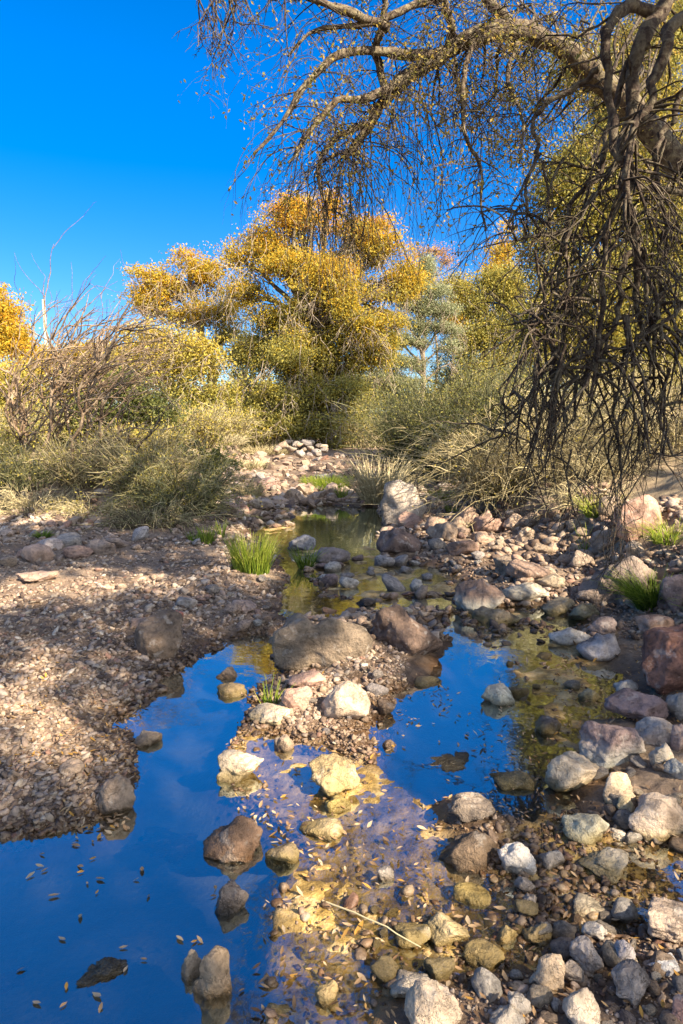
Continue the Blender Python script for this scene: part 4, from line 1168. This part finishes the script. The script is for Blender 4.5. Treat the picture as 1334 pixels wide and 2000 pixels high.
tree('juniper_tree', 'pale grey green juniper with a straight bare trunk right of the tallest oak', 30.5, 830, 815,
     [(838, 508, 12, 20), (836, 535, 24, 18), (815, 560, 28, 14), (858, 572, 28, 14), (805, 592, 34, 14), (866, 606, 32, 14), (832, 600, 20, 20), (785, 626, 38, 15), (870, 640, 34, 15), (828, 640, 26, 16), (770, 662, 42, 15), (872, 676, 34, 14), (815, 672, 26, 14), (760, 700, 46, 15), (800, 712, 34, 12), (880, 708, 26, 12, 0, 0.6), (745, 738, 44, 14), (795, 748, 40, 12)],
     60000, 'juniper_leaf', 0.075, lambda c, r: 0.64 + r * 0.14, 0.13, 'pale_bark', clump=0.34, aspect=0.4, flatc=0.6, gaps=-0.04, haze_twigs=60)
tree('juniper_tree', 'yellow green juniper between the pale juniper and the hanging twigs', 36, 965, 800,
     [(960, 555, 38, 34), (925, 600, 36, 32), (995, 590, 34, 40), (960, 645, 55, 34), (918, 665, 34, 36), (985, 700, 50, 36), (930, 720, 45, 34), (1000, 650, 36, 36), (850, 790, 60, 30),
     (1000, 560, 30, 50), (890, 560, 26, 30)],
     26000, 'scrub_leaf', 0.11, lambda c, r: 0.66 + r * 0.10, 0.25, 'bark', clump=0.6, haze_twigs=60)
tree('oak_tree', 'rust orange oak peeping between the two junipers', 44, 900, 800,
     [(905, 575, 34, 30), (890, 620, 30, 36), (990, 445, 20, 14, 0, 0.4), (982, 490, 30, 22, 0, 0.7), (965, 525, 30, 22, 0, 0.6), (1000, 540, 40, 30)], 6000, 'oak_leaf', 0.16, lambda c, r: 0.68 + r * 0.08, 0.2, clump=0.7)
tree('dry_shrub', 'reddish bare tree top behind the pale juniper', 42, 850, 800,
     [(850, 490, 36, 18), (870, 510, 30, 20), (820, 500, 30, 20), (840, 560, 40, 30)], 900, 'oak_leaf', 0.10, lambda c, r: 0.95 + r * 0.05, 0.08, 'shrub_bark', clump=0.5, per=5, twigs=4.0, cat='tree')
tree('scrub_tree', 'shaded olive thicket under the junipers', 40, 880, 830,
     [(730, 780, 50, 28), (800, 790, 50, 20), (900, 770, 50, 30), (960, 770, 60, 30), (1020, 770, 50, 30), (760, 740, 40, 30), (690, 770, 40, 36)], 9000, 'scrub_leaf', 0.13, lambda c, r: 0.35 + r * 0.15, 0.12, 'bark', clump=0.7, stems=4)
tree('juniper_tree', 'large yellow green juniper behind the hanging twig curtain', 17, 1210, 830,
     [(1150, 420, 85, 70), (1075, 480, 55, 60), (1250, 350, 90, 90), (1180, 540, 110, 70), (1300, 480, 70, 100), (1075, 590, 60, 60), (1190, 650, 120, 60), (1310, 640, 60, 80), (1100, 690, 80, 50), (1080, 380, 40, 50, 0, 0.6), (1290, 220, 70, 80, 0, 0.7), (1240, 740, 110, 40), (1180, 290, 60, 60, 0, 0.6), (1250, 120, 90, 80, 0, 0.7), (1130, 320, 70, 50, 0, 0.8), (1200, 200, 70, 60, 0, 0.7), (1320, 50, 60, 70, 0, 0.7), (1130, 130, 60, 50, 0, 0.5), (1320, 350, 60, 70), (1040, 640, 40, 50)],
     105000, 'scrub_leaf', 0.085, lambda c, r: 0.66 + r * 0.13, 0.25, 'bark', clump=0.42, aspect=0.4, haze_twigs=120)
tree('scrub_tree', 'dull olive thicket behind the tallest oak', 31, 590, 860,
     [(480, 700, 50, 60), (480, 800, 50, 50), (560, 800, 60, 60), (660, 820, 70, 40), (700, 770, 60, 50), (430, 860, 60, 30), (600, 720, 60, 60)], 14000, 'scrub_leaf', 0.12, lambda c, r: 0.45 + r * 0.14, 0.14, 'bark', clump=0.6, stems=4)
tree('scrub_tree', 'wide olive scrub on the far left bank', 27, 150, 870,
     [(0, 830, 80, 50), (100, 850, 80, 36), (200, 850, 80, 36), (300, 860, 70, 30), (390, 860, 60, 36), (-60, 820, 60, 60)], 12000, 'scrub_leaf', 0.11, lambda c, r: 0.55 + r * 0.14, 0.12, 'bark', clump=0.55, stems=5)
tree('juniper_tree', 'grey green juniper filling in behind the right slope', 24, 1200, 800,
     [(1060, 720, 60, 50), (1150, 740, 80, 40), (1260, 720, 90, 60), (1340, 700, 70, 70), (1190, 640, 90, 60), (1300, 600, 80, 70), (1100, 620, 60, 60)], 18000, 'juniper_leaf', 0.10, lambda c, r: 0.5 + r * 0.14, 0.2, 'bark', clump=0.5, stems=2)
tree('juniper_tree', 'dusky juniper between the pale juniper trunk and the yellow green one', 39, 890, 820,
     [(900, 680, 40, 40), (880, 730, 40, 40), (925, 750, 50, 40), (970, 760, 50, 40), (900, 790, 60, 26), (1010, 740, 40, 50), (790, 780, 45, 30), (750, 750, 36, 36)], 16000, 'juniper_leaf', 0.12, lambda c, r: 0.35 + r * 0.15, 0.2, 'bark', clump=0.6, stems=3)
# agave flower stalk far away
q0, q1 = at_depth(93, 720, 48), at_depth(84, 585, 48)
w = Wood(); w.add(np.linspace(q0, q1, 6), np.linspace(0.15, 0.09, 6), 6)
for k in range(7):
    a = q0 + (q1 - q0) * (0.72 + 0.04 * k); s = -1 if k % 2 else 1
    w.add([a, a + np.array([0.10 * s, 0, 0.05])], [0.03, 0.015], 4)
tag(link('agave_stalk', w.mesh('agave_stalk', q0), M['stalk'], None, q0), 'pale agave flower stalk standing against the sky on the left', 'plant')

# ------------------------------------------------------------------ bare multi-stemmed shrub on the left bank

w = Wood()
SB = 11.0
sb_base = hit(140, 955)
for (u, v, u2, v2) in [(75, 945, 40, 800), (70, 945, 20, 760), (60, 940, 10, 800), (100, 945, 75, 690), (110, 950, 95, 660), (120, 950, 120, 640), (130, 955, 160, 700), (100, 940, 140, 660), (140, 955, 185, 690),
                       (160, 950, 190, 660), (160, 955, 170, 740), (180, 950, 200, 720), (130, 950, 230, 640), (165, 955, 240, 700), (185, 945, 205, 860), (110, 950, 60, 640), (50, 930, 0, 720), (90, 945, 105, 740)]:
    a = at_depth(u, v, SB + rng.normal() * 0.3); b = at_depth(u2, v2, SB + rng.normal() * 0.6)
    a[2] = tz(a[0], a[1]) - 0.03
    cpts = curve(a, b, 12, 0.0, 0.10)
    r0 = rng.uniform(0.018, 0.034)
    w.add(cpts, np.linspace(r0, r0 * 0.6, 12), 6)
    d = cpts[-1] - cpts[-3]
    for k in range(7):
        grow(w, cpts[-1 - k], d / np.linalg.norm(d) + np.array([0.5 + rng.normal() * 0.35, rng.normal() * 0.3, 0.1]), rng.uniform(0.7, 1.7), r0 * 0.6, 0.08, 0.2, (0.05, 0, 0.01), 3, 1, 0.6, 0.6, 4, 0.3, None, 0.2, 0.006)
    for k in range(3):
        j = rng.integers(4, 11)
        grow(w, cpts[j], np.array([rng.normal() * 0.6 + 0.1, rng.normal() * 0.5, 0.8]), rng.uniform(0.4, 0.9), r0 * 0.5, 0.09, 0.2, (0.02, 0, 0.03), 2, 1, 0.6, 0.5)
tag(link('bare_shrub', w.mesh('bare_shrub', sb_base), M['shrub_bark'], None, sb_base), 'leafless many stemmed shrub with crooked arching tops on the left bank', 'shrub')

w = Wood()
a, b = at_depth(205, 942, 9.9), at_depth(312, 815, 10.4)
pts = curve(a, b, 10, -0.06, 0.05)
w.add(pts, np.linspace(0.03, 0.012, 10), 6)
for k in (5, 7, 8):
    grow(w, pts[k], np.array([0.7, 0.1, 0.9]), 0.5, 0.012, 0.07, 0.2, (0, 0, 0), 2, 1)
tag(link('dead_branch', w.mesh('dead_branch', a), M['twig'], None, a), 'grey dead branch slanting up out of the left brush', 'branch')

# ------------------------------------------------------------------ overhanging oak on the right
ROOT = np.array([5.6, 8.2, 0.0]); ROOT[2] = tz(ROOT[0], ROOT[1])
oak = thing('oak_tree', 'old oak leaning in from the right with drooping twig curtain over the creek', 'tree', ROOT)
trunk = Wood()
trunk.add([ROOT + np.array([0, 0, -0.3]), ROOT + np.array([0.05, -0.1, 1.2]), ROOT + np.array([-0.1, -0.2, 2.5]), ROOT + np.array([-0.3, -0.3, 3.6])], [0.42, 0.34, 0.31, 0.30], 12)
fork = ROOT + np.array([-0.3, -0.3, 3.6])
link('trunk', trunk.mesh('trunk', ROOT), M['bark'], oak)

limbs, curtain, twigs = Wood(), Wood(), Wood()
leafspots = []

def spline(ctrl, n=30):
    c = np.asarray(ctrl, float)
    t = np.linspace(0, len(c) - 1, n); out = []
    for s in t:
        i = int(min(s, len(c) - 2)); f = s - i
        p0, p1, p2, p3 = c[max(i - 1, 0)], c[i], c[i + 1], c[min(i + 2, len(c) - 1)]
        out.append(0.5 * (2 * p1 + (p2 - p0) * f + (2 * p0 - 5 * p1 + 4 * p2 - p3) * f * f + (3 * p1 - p0 - 3 * p2 + p3) * f ** 3))
    return np.array(out)

def pxline(pts, n=30, jit=0.0):
    c = np.array([at_depth(*p[:3]) for p in pts])
    s = spline(c, n)
    return s + np.cumsum(rng.normal(size=s.shape), 0) * jit

def limb(wood, pts, r0, r1, n=30, sides=8, jit=0.006):
    s = pxline(pts, n, jit)
    rr = np.linspace(r0, r1, n) * rng.uniform(0.82, 1.2, n)
    wood.add(s, rr, sides)
    return s

# the great arching limb
main = limb(limbs, [(1330, 330, 8.2), (1240, 220, 8.2), (1150, 140, 8.1), (1080, 90, 8.0), (1000, 62, 7.9), (930, 70, 7.8), (860, 105, 7.8), (790, 155, 7.8), (740, 215, 7.8), (700, 275, 7.8), (672, 310, 7.8)], 0.145, 0.036, 44, 10)
limbs.add(spline([fork, (fork + main[0]) / 2 + np.array([0.1, 0, 0.25]), main[0]], 8), np.linspace(0.22, 0.15, 8), 10)
sub = []
for pts, r0, r1 in [
    ([(860, 105, 7.8), (800, 95, 7.7), (740, 90, 7.6), (660, 100, 7.4), (600, 150, 7.3), (545, 235, 7.2), (500, 285, 7.1)], 0.07, 0.012),
    ([(790, 155, 7.8), (720, 190, 7.6), (650, 200, 7.4), (600, 260, 7.3), (560, 330, 7.2)], 0.06, 0.012),
    ([(930, 70, 7.8), (905, 130, 7.6), (900, 190, 7.5), (895, 260, 7.4), (930, 320, 7.4), (935, 400, 7.3), (945, 440, 7.3)], 0.034, 0.009),
    ([(720, 245, 7.8), (665, 265, 7.7), (630, 330, 7.6), (650, 420, 7.6)], 0.04, 0.01),
    ([(880, 90, 7.8), (880, 20, 7.6), (860, -60, 7.4)], 0.05, 0.03),
    ([(760, 190, 7.8), (740, 100, 7.7), (760, 10, 7.6), (720, -60, 7.5)], 0.05, 0.03),
    ([(1000, 62, 7.9), (960, 10, 7.8), (900, -40, 7.8)], 0.07, 0.04),
    ([(960, -40, 7.6), (820, 10, 7.5), (720, 50, 7.4), (620, 50, 7.3), (570, 100, 7.2)], 0.05, 0.012),
    ([(760, 50, 7.4), (660, 10, 7.2), (560, -30, 7.0), (480, -60, 6.8)], 0.05, 0.012),
    ([(1010, 80, 7.9), (990, 150, 7.6), (1010, 230, 7.4), (1005, 330, 7.2)], 0.03, 0.010),
]:
    sub.append(limb(limbs, pts, r0, r1, 22, 6, 0.010))

# bare drooping twigs of the leafy part
def droop_from(line, n, lo, hi, L0, L1, r, leafy=0.5, spread=0.9, wood=None, kids=2, depth=1, pull=-0.10, wob=0.14):
    wd = wood or twigs
    m = len(line)
    for _ in range(n):
        p = line[int(rng.uniform(lo, hi) * (m - 1))]
        d = np.array([rng.normal() * spread, rng.normal() * spread * 0.7, rng.uniform(-0.7, 0.7)])
        tips = []
        grow(wd, p, d, rng.uniform(L0, L1), r * rng.uniform(0.7, 1.3), 0.07, wob, (0, 0, pull), kids, depth, 0.6, 0.5, 3, 0.3, tips, 0.25, 0.0035 if wd is curtain else 0.0018)
        if rng.random() < leafy:
            k = rng.integers(len(tips), size=max(3, int(len(tips) * 0.8)))
            leafspots.extend(np.array(tips)[k] + rng.normal(size=(len(k), 3)) * 0.03)

droop_from(main, 165, 0.2, 1.0, 0.5, 1.6, 0.007, 0.7, kids=4)
droop_from(main, 46, 0.6, 1.0, 0.8, 2.0, 0.0075, 0.05, 0.35, kids=3, pull=-0.22)
for s in sub:
    droop_from(s, 26, 0.2, 1.0, 0.3, 1.1, 0.0058, 0.7, kids=4)
for s in (sub[1], sub[3]):
    droop_from(s, 15, 0.4, 1.0, 0.8, 1.8, 0.006, 0.06, 0.35, kids=3, pull=-0.22)
droop_from(sub[2], 14, 0.4, 1.0, 0.4, 0.9, 0.008, 0.0, 0.4, kids=3, pull=-0.16)
# sparse twig sprays entering the frame at the top left
for u, L in ((390, 0.5), (420, 0.6), (440, 0.8), (460, 0.6), (375, 0.55), (405, 0.7), (430, 0.75), (450, 0.85), (470, 0.5), (520, 0.5), (555, 0.6)):
    grow(twigs, at_depth(u, -40, 6.6), (0.05 + rng.normal() * 0.15, 0, -1), L, 0.010, 0.05, 0.22, (0, 0, -0.06), 6, 2, 0.65, 0.42, 4, 0.3, None, 0.1, 0.0035)
hl = limb(limbs, [(760, -20, 7.3), (640, -60, 7.0), (520, -55, 6.8), (430, -45, 6.6), (370, -42, 6.6)], 0.05, 0.012, 16, 5)

# heavy hanging stems of the curtain
stems = []
for pts, r0, r1 in [
    ([(1345, -60, 5.4), (1300, 20, 5.3), (1262, 90, 5.2), (1245, 190, 5.2), (1225, 290, 5.1), (1222, 400, 5.1), (1240, 480, 5.1), (1235, 560, 5.1), (1250, 680, 5.1)], 0.075, 0.022),
    ([(1300, 10, 5.3), (1230, 0, 5.2), (1190, 30, 5.1), (1165, 90, 5.1), (1165, 200, 5.1), (1165, 290, 5.0), (1200, 330, 5.0), (1160, 400, 5.0), (1145, 480, 5.0), (1140, 600, 5.0), (1120, 740, 5.0)], 0.055, 0.016),
    ([(1345, 30, 5.0), (1310, 80, 4.9), (1300, 160, 4.9), (1270, 200, 4.9), (1240, 230, 4.9), (1225, 330, 4.8), (1235, 450, 4.8), (1270, 540, 4.8), (1290, 660, 4.8)], 0.050, 0.016),
    ([(1262, 90, 5.2), (1235, 120, 5.3), (1215, 180, 5.3), (1190, 270, 5.3), (1175, 330, 5.3), (1120, 380, 5.3), (1100, 470, 5.3), (1090, 600, 5.3), (1085, 720, 5.2)], 0.035, 0.012),
    ([(1165, 130, 5.1), (1130, 170, 5.2), (1075, 195, 5.2), (1055, 230, 5.2), (1060, 290, 5.2), (1030, 330, 5.2), (1015, 420, 5.2), (1010, 470, 5.2)], 0.030, 0.008),
    ([(1345, 380, 5.0), (1280, 360, 5.0), (1215, 350, 5.0), (1170, 400, 5.0), (1130, 520, 5.0), (1110, 640, 5.0), (1050, 690, 5.0)], 0.026, 0.009),
    ([(1345, 180, 5.2), (1310, 260, 5.2), (1300, 330, 5.1), (1310, 480, 5.1), (1280, 600, 5.1), (1260, 740, 5.0)], 0.030, 0.012),
    ([(1240, 480, 5.1), (1200, 540, 5.0), (1190, 620, 5.0), (1130, 690, 4.9), (1080, 740, 4.9), (1040, 780, 4.9)], 0.030, 0.010),
    ([(1250, 480, 5.0), (1290, 560, 5.0), (1310, 680, 5.0), (1320, 800, 5.0)], 0.026, 0.010),
    ([(1140, 560, 5.0), (1070, 620, 5.0), (1020, 650, 5.0), (960, 615, 5.0), (930, 585, 5.0)], 0.014, 0.004),
    ([(1120, 740, 5.0), (1060, 745, 5.0), (1010, 770, 5.0), (960, 800, 5.0), (920, 840, 5.0)], 0.012, 0.004),
    ([(1345, 560, 4.8), (1300, 600, 4.8), (1240, 640, 4.8), (1180, 660, 4.8), (1120, 700, 4.8)], 0.020, 0.008),
]:
    stems.append(limb(curtain, pts, r0 * 0.8, r1 * 0.8, 34, 7, 0.014))
for i, s in enumerate(stems):
    big = i in (0, 1, 2, 3, 5, 6, 7, 8, 11)
    droop_from(s, 9 if big else 5, 0.40, 1.0, 0.4, 1.4 if big else 0.5, 0.013, 0.0, 0.7, curtain, 3, 2, -0.16, 0.28)
    if big:
        droop_from(s, 5, 0.05, 0.6, 0.3, 0.9, 0.009, 0.2, 0.8, curtain, 3, 1, -0.12, 0.34)
for k in range(24):
    u = rng.uniform(1040, 1320); v = rng.uniform(600, 780)
    grow(curtain, at_depth(u, v, rng.uniform(4.7, 5.4)), (rng.normal() * 0.25, rng.normal() * 0.2, -1), rng.uniform(0.4, 0.85), 0.014, 0.08, 0.28, (0, 0, -0.16), 3, 2, 0.55, 0.5, 4, 0.25, None, 0.25, 0.0035)

for k in range(14):
    u = rng.uniform(1050, 1300); v = rng.uniform(760, 880)
    grow(curtain, at_depth(u, v, rng.uniform(4.7, 5.2)), (rng.normal() * 0.15, rng.normal() * 0.15, -1), rng.uniform(0.4, 0.8), 0.009, 0.08, 0.2, (0, 0, -0.16), 3, 2, 0.5, 0.5, 4, 0.25, None, 0.25, 0.003)
for k in range(26):
    u = rng.uniform(1030, 1330); v = rng.uniform(260, 560)
    grow(curtain, at_depth(u, v, rng.uniform(4.9, 5.4)), (rng.normal() * 0.5, rng.normal() * 0.3, -0.6), rng.uniform(0.5, 1.1), 0.011, 0.08, 0.28, (0, 0, -0.14), 3, 2, 0.6, 0.5, 4, 0.25, None, 0.25, 0.003)
link('limbs', limbs.mesh('limbs', ROOT), M['bark'], oak)
link('hanging_branches', curtain.mesh('hanging_branches', ROOT), M['twig'], oak)

# leafy sprays of the same oak filling the upper right
for (u, v, ru, rv, dy, nn) in [(1250, 140, 110, 110, 9.6, 9), (1120, 230, 80, 60, 9.4, 5), (1310, 60, 60, 90, 9.0, 5), (1060, 20, 90, 50, 9.2, 6), (1180, 10, 90, 50, 9.4, 6), (1310, 300, 60, 90, 9.8, 5), (930, 210, 80, 70, 8.6, 5), (960, 130, 70, 50, 8.4, 5), (1020, 260, 60, 60, 8.8, 4)]:
    c = at_depth(u, v, dy)
    for _ in range(nn):
        a = c + unit(1)[0] * np.array([pxm(ru, dy), 0.6, pxm(rv, dy)]) * rng.random() ** 0.5
        j = main[int(np.argmin(((main - a) ** 2).sum(1)))]
        twigs.add(curve(j, a, 7, 0.08, 0.10), np.linspace(0.02, 0.007, 7), 4)
        for _k in range(4):
            tips = []
            grow(twigs, a, unit(1)[0] + np.array([0, 0, -0.2]), rng.uniform(0.3, 0.8), 0.007, 0.07, 0.2, (0, 0, -0.06), 4, 1, 0.7, 0.5, 3, 0.3, tips)
            k = rng.integers(len(tips), size=len(tips) * 2)
            leafspots.extend(np.array(tips)[k] + rng.normal(size=(len(k), 3)) * 0.05)
link('twigs', twigs.mesh('twigs', ROOT), M['twig'], oak)

# leaves on the drooping twigs
C = np.array(leafspots)
V, T = leaf_quads(C - ROOT, rng.uniform(0.6, 1.3, len(C)) * 0.042, 0.2, 0.5)
me = raw_mesh('leaves', V, T, 3, False)
fattr(me, 'tint', np.repeat(0.55 + rng.normal(size=len(C)) * 0.1, 4))
link('leaves', me, M['hang_leaf'], oak)

# unseen canopy over and behind the camera, added and shaped to shade the near creek
def sun_poly(px):
    out = []
    for u, v in px:
        p = hit(u, v)
        out.append(tuple((p - SUN * (p[2] / SUN[2]))[:2]))
    return out
LIT = [sun_poly(p) for p in (
    [(-200, 1130), (0, 1125), (80, 1150), (180, 1125), (300, 1125), (270, 1160), (120, 1165), (0, 1185), (-200, 1190)],
    [(640, 1225), (720, 1240), (730, 1290), (690, 1330), (730, 1390), (700, 1430), (640, 1400), (600, 1370), (560, 1330), (620, 1290)],
    [(480, 1380), (590, 1380), (580, 1440), (600, 1480), (500, 1500), (430, 1530), (400, 1470), (470, 1440)],
    [(560, 1470), (700, 1480), (790, 1550), (880, 1640), (940, 1700), (840, 1690), (720, 1680), (590, 1660), (560, 1600)],
    [(560, 1760), (700, 1745), (800, 1740), (940, 1770), (1060, 1820), (1040, 1890), (900, 1870), (760, 1890), (650, 1910), (570, 1930)],
    [(1050, 1460), (1180, 1470), (1290, 1520), (1420, 1560), (1420, 1650), (1200, 1620), (1060, 1570)],
    [(1110, 1090), (1200, 1100), (1190, 1180), (1130, 1170)],
    [(1130, 1240), (1190, 1250), (1170, 1290), (1120, 1290)],
    [(840, 985), (1010, 960), (1300, 940), (1300, 1090), (1100, 1110), (1060, 1180), (1000, 1140), (900, 1060)],
    [(940, 1120), (990, 1150), (960, 1200), (900, 1180)],
    [(430, 1030), (560, 1030), (560, 1130), (500, 1150), (440, 1120)],
)]
cells = []
gx, gy = np.meshgrid(np.arange(-9, 4.6, 0.30), np.arange(0.2, 8.9, 0.30))
gx = gx.ravel() + rng.normal(size=gx.size) * 0.08; gy = gy.ravel() + rng.normal(size=gy.size) * 0.08
lit = np.min([poly_sd(gx, gy, p) for p in LIT], axis=0)
far_edge = 8.55 + 0.3 * fbm(np.stack([gx, gy * 0, gx * 0], -1) * 0.9, 2, 77)
keep = (lit > 0.22) & (gy < far_edge)
hole = fbm(np.stack([gx, gy, gx * 0], -1) * 1.1, 2, 91)
keep &= hole < 0.55
dap = np.min([poly_sd(gx, gy, p) for p in [sun_poly([(-300, 1230), (0, 1240), (120, 1255), (250, 1290), (270, 1370), (215, 1480), (110, 1540), (0, 1500), (-300, 1480)])]], axis=0)
dn = fbm(np.stack([gx, gy, gx * 0 + 3], -1) * 2.3, 2, 131)
keep &= ~((dap < 0) & (dn < -0.02))
gx, gy = gx[keep], gy[keep]
hgt = 5.6 + 1.6 * rng.random(len(gx))
CC = np.stack([gx, gy, np.zeros(len(gx))], -1) + SUN[None] * (hgt / SUN[2])[:, None]
per = 46
i = np.repeat(np.arange(len(CC)), per)
C = CC[i] + rng.normal(size=(len(i), 3)) * 0.14
V, T = leaf_quads(C - ROOT, rng.uniform(0.7, 1.3, len(C)) * 0.16, 0.3, 0.55)
me = raw_mesh('crown', V, T, 3, False)
fattr(me, 'tint', np.repeat(0.5 + rng.normal(size=len(C)) * 0.12, 4))
link('crown', me, M['hang_leaf'], oak)  # added out-of-view leaf clumps, gapped so the LIT patches stay sunny
cl = Wood()
targets = CC[rng.choice(len(CC), 16, replace=False)]
for t in targets:
    b = curve(fork, t, 12, 0.06, 0.08)
    cl.add(b, np.linspace(0.14, 0.03, 12), 6)
    near = np.argsort(((CC - t) ** 2).sum(1))[1:14]
    for j in near:
        cl.add(curve(b[9], CC[j], 5, 0.05, 0.1), np.linspace(0.025, 0.008, 5), 3)
link('shade_canopy_branches', cl.mesh('shade_canopy_branches', ROOT), M['bark'], oak)  # unseen branches joining the added shade clumps to the oak

# ------------------------------------------------------------------ fallen leaves
def leaf_mesh(seed):
    r = np.random.default_rng(seed)
    n = 7
    t = np.linspace(0, 1, n)
    wd = 0.19 * np.sin(np.pi * np.clip(t, 0.02, 0.985) ** 0.85)
    bend = r.uniform(-0.25, 0.4); cup = r.uniform(0.1, 0.5)
    V, Q = [], []
    for k in range(n):
        z = bend * (t[k] - 0.5) ** 2
        y = r.normal() * 0.01
        V += [(t[k] - 0.5, y - wd[k], z + cup * wd[k]), (t[k] - 0.5, y, z), (t[k] - 0.5, y + wd[k], z + cup * wd[k])]
    for k in range(n - 1):
        a = k * 3
        Q += [(a, a + 1, a + 4, a + 3), (a + 1, a + 2, a + 5, a + 4)]
    return np.array(V), np.array(Q)

LEAF = [leaf_mesh(40 + k) for k in range(8)]
LEAFME = []
for k in range(24):
    v, q = LEAF[k % 8]
    me = raw_mesh('fallen_leaf', v, q, 4)
    fattr(me, 'tint', np.full(len(v), rng.uniform(0.25, 1.0)))
    me.materials.append(M['litter'])
    LEAFME.append(me)

def fallen(n, poly, label, group, s=(0.018, 0.037), water=True):
    poly = np.asarray(poly, float); lo, hi = poly.min(0), poly.max(0)
    done = 0
    while done < n:
        u, v = rng.uniform(lo, hi)
        if poly_sd(np.array([u]), np.array([v]), poly)[0] > 0: continue
        p = at_plane(u, v, 0.0)
        z = max(tz(p[0], p[1]), 0.0) + 0.005
        o = bpy.data.objects.new('fallen_leaf', LEAFME[rng.integers(24)])
        COL.objects.link(o)
        k = rng.uniform(*s)
        o.scale = (k, k, k)
        o.rotation_euler = (rng.normal() * 0.25, rng.normal() * 0.2, rng.uniform(0, 6.28))
        o.location = (p[0], p[1], z)
        tag(o, label, 'leaf', group)
        done += 1

fallen(34, [(20, 1650), (230, 1610), (390, 1600), (560, 1700), (520, 1990), (20, 1990)], 'tan oak leaf floating on the wide near left pool', 'leaves afloat on the near left pool')
fallen(40, [(430, 1540), (540, 1530), (620, 1620), (700, 1660), (600, 1720), (480, 1600)], 'curled oak leaf drifted between the pitted rock and the sunlit shallows', 'leaves drifted by the sunlit shallows')
fallen(40, [(190, 1610), (250, 1560), (250, 1620), (150, 1660), (130, 1620)], 'pale oak leaf drifted against the left shore by the cleft rock', 'leaves along the left shore')
fallen(70, [(560, 1480), (720, 1490), (860, 1620), (980, 1760), (1060, 1850), (900, 1900), (700, 1920), (540, 1950), (560, 1760), (640, 1680)], 'brown oak leaf stuck in the algae of the shallows', 'leaves in the algae shallows', (0.018, 0.042))
fallen(40, [(770, 1350), (880, 1340), (950, 1400), (1050, 1440), (1050, 1600), (900, 1550), (760, 1450)], 'brown oak leaf afloat on the right pool', 'leaves afloat on the right pool')
fallen(40, [(1000, 1600), (1334, 1650), (1334, 2000), (950, 2000), (900, 1850)], 'brown oak leaf lodged among the lower right stones', 'leaves among the lower right stones', (0.02, 0.048))

def litter(n, u0, u1, v0, v1, label, test):
    u = rng.uniform(u0, u1, n); v = rng.uniform(v0, v1, n)
    d = np.stack([(u - 667) / F, CT + (1000 - v) / F * ST, -ST + (1000 - v) / F * CT], -1)
    t = (0.05 - CAM_H) / d[:, 2]
    x, y = d[:, 0] * t, d[:, 1] * t
    z, sdp, ssh, bl, br = terrain(x, y, True, True)
    ok = test(x, y, z, sdp, ssh)
    x, y, z = x[ok], y[ok], np.maximum(z[ok], 0.0); n = len(x)
    S = np.stack([l[0] for l in LEAF])[rng.integers(0, 8, n)] * (rng.uniform(0.014, 0.036, n) * np.clip(y / 3.5, 0.9, 1.6))[:, None, None]
    a = rng.uniform(0, 6.28, n)[:, None]; tl = rng.normal(size=n)[:, None] * 0.4
    X = S[..., 0] * np.cos(a) - S[..., 1] * np.sin(a); Yy = S[..., 0] * np.sin(a) + S[..., 1] * np.cos(a)
    V = np.stack([X + x[:, None], Yy + y[:, None], S[..., 2] + S[..., 0] * tl + (z + 0.012)[:, None]], -1)
    Q = (np.arange(n)[:, None, None] * 21 + LEAF[0][1][None]).reshape(-1, 4)
    me = raw_mesh('leaf_litter', V.reshape(-1, 3), Q, 4)
    fattr(me, 'tint', np.repeat(rng.uniform(0, 1, n), 21))
    tag(link('leaf_litter', me, M['litter']), label, 'leaf litter', None, 'stuff')

litter(3400, -200, 480, 1300, 1650, 'scattered dry oak leaves over the near left gravel', lambda x, y, z, a, b: (a > -0.01) & (a < 1.1) & (fbm(np.stack([x, y, x * 0], -1) * 2.5, 2, 56) + 0.5 * np.exp(-np.maximum(a, 0) / 0.2) > 0.12))
litter(750, 440, 1334, 1250, 2000, 'oak leaf scraps strewn over the shallows and mud', lambda x, y, z, a, b: (a > -0.03))
litter(600, 730, 1200, 1290, 1600, 'floating scum of leaf scraps on the right pool', lambda x, y, z, a, b: (a < 0) & (fbm(np.stack([x, y, x * 0], -1) * 4.0, 2, 55) > 0.12))
litter(500, 1080, 1334, 1240, 1420, 'drift of small pale leaves on the muddy right shore', lambda x, y, z, a, b: (a > 0))

# the straw stem lying across the shallows
a = at_plane(637, 1762, 0.02); b = at_plane(822, 1850, 0.05)
w = Wood(); w.add(curve(a, b, 10, 0.02, 0.02), np.linspace(0.0032, 0.0018, 10), 5)
me = w.mesh('straw_stem', a); fattr(me, 'tint', np.full(len(me.vertices), 0.95))
tag(link('straw_stem', me, M['dry_stem'], None, a), 'thin straw stem lying across the lower sunlit shallows', 'stem')
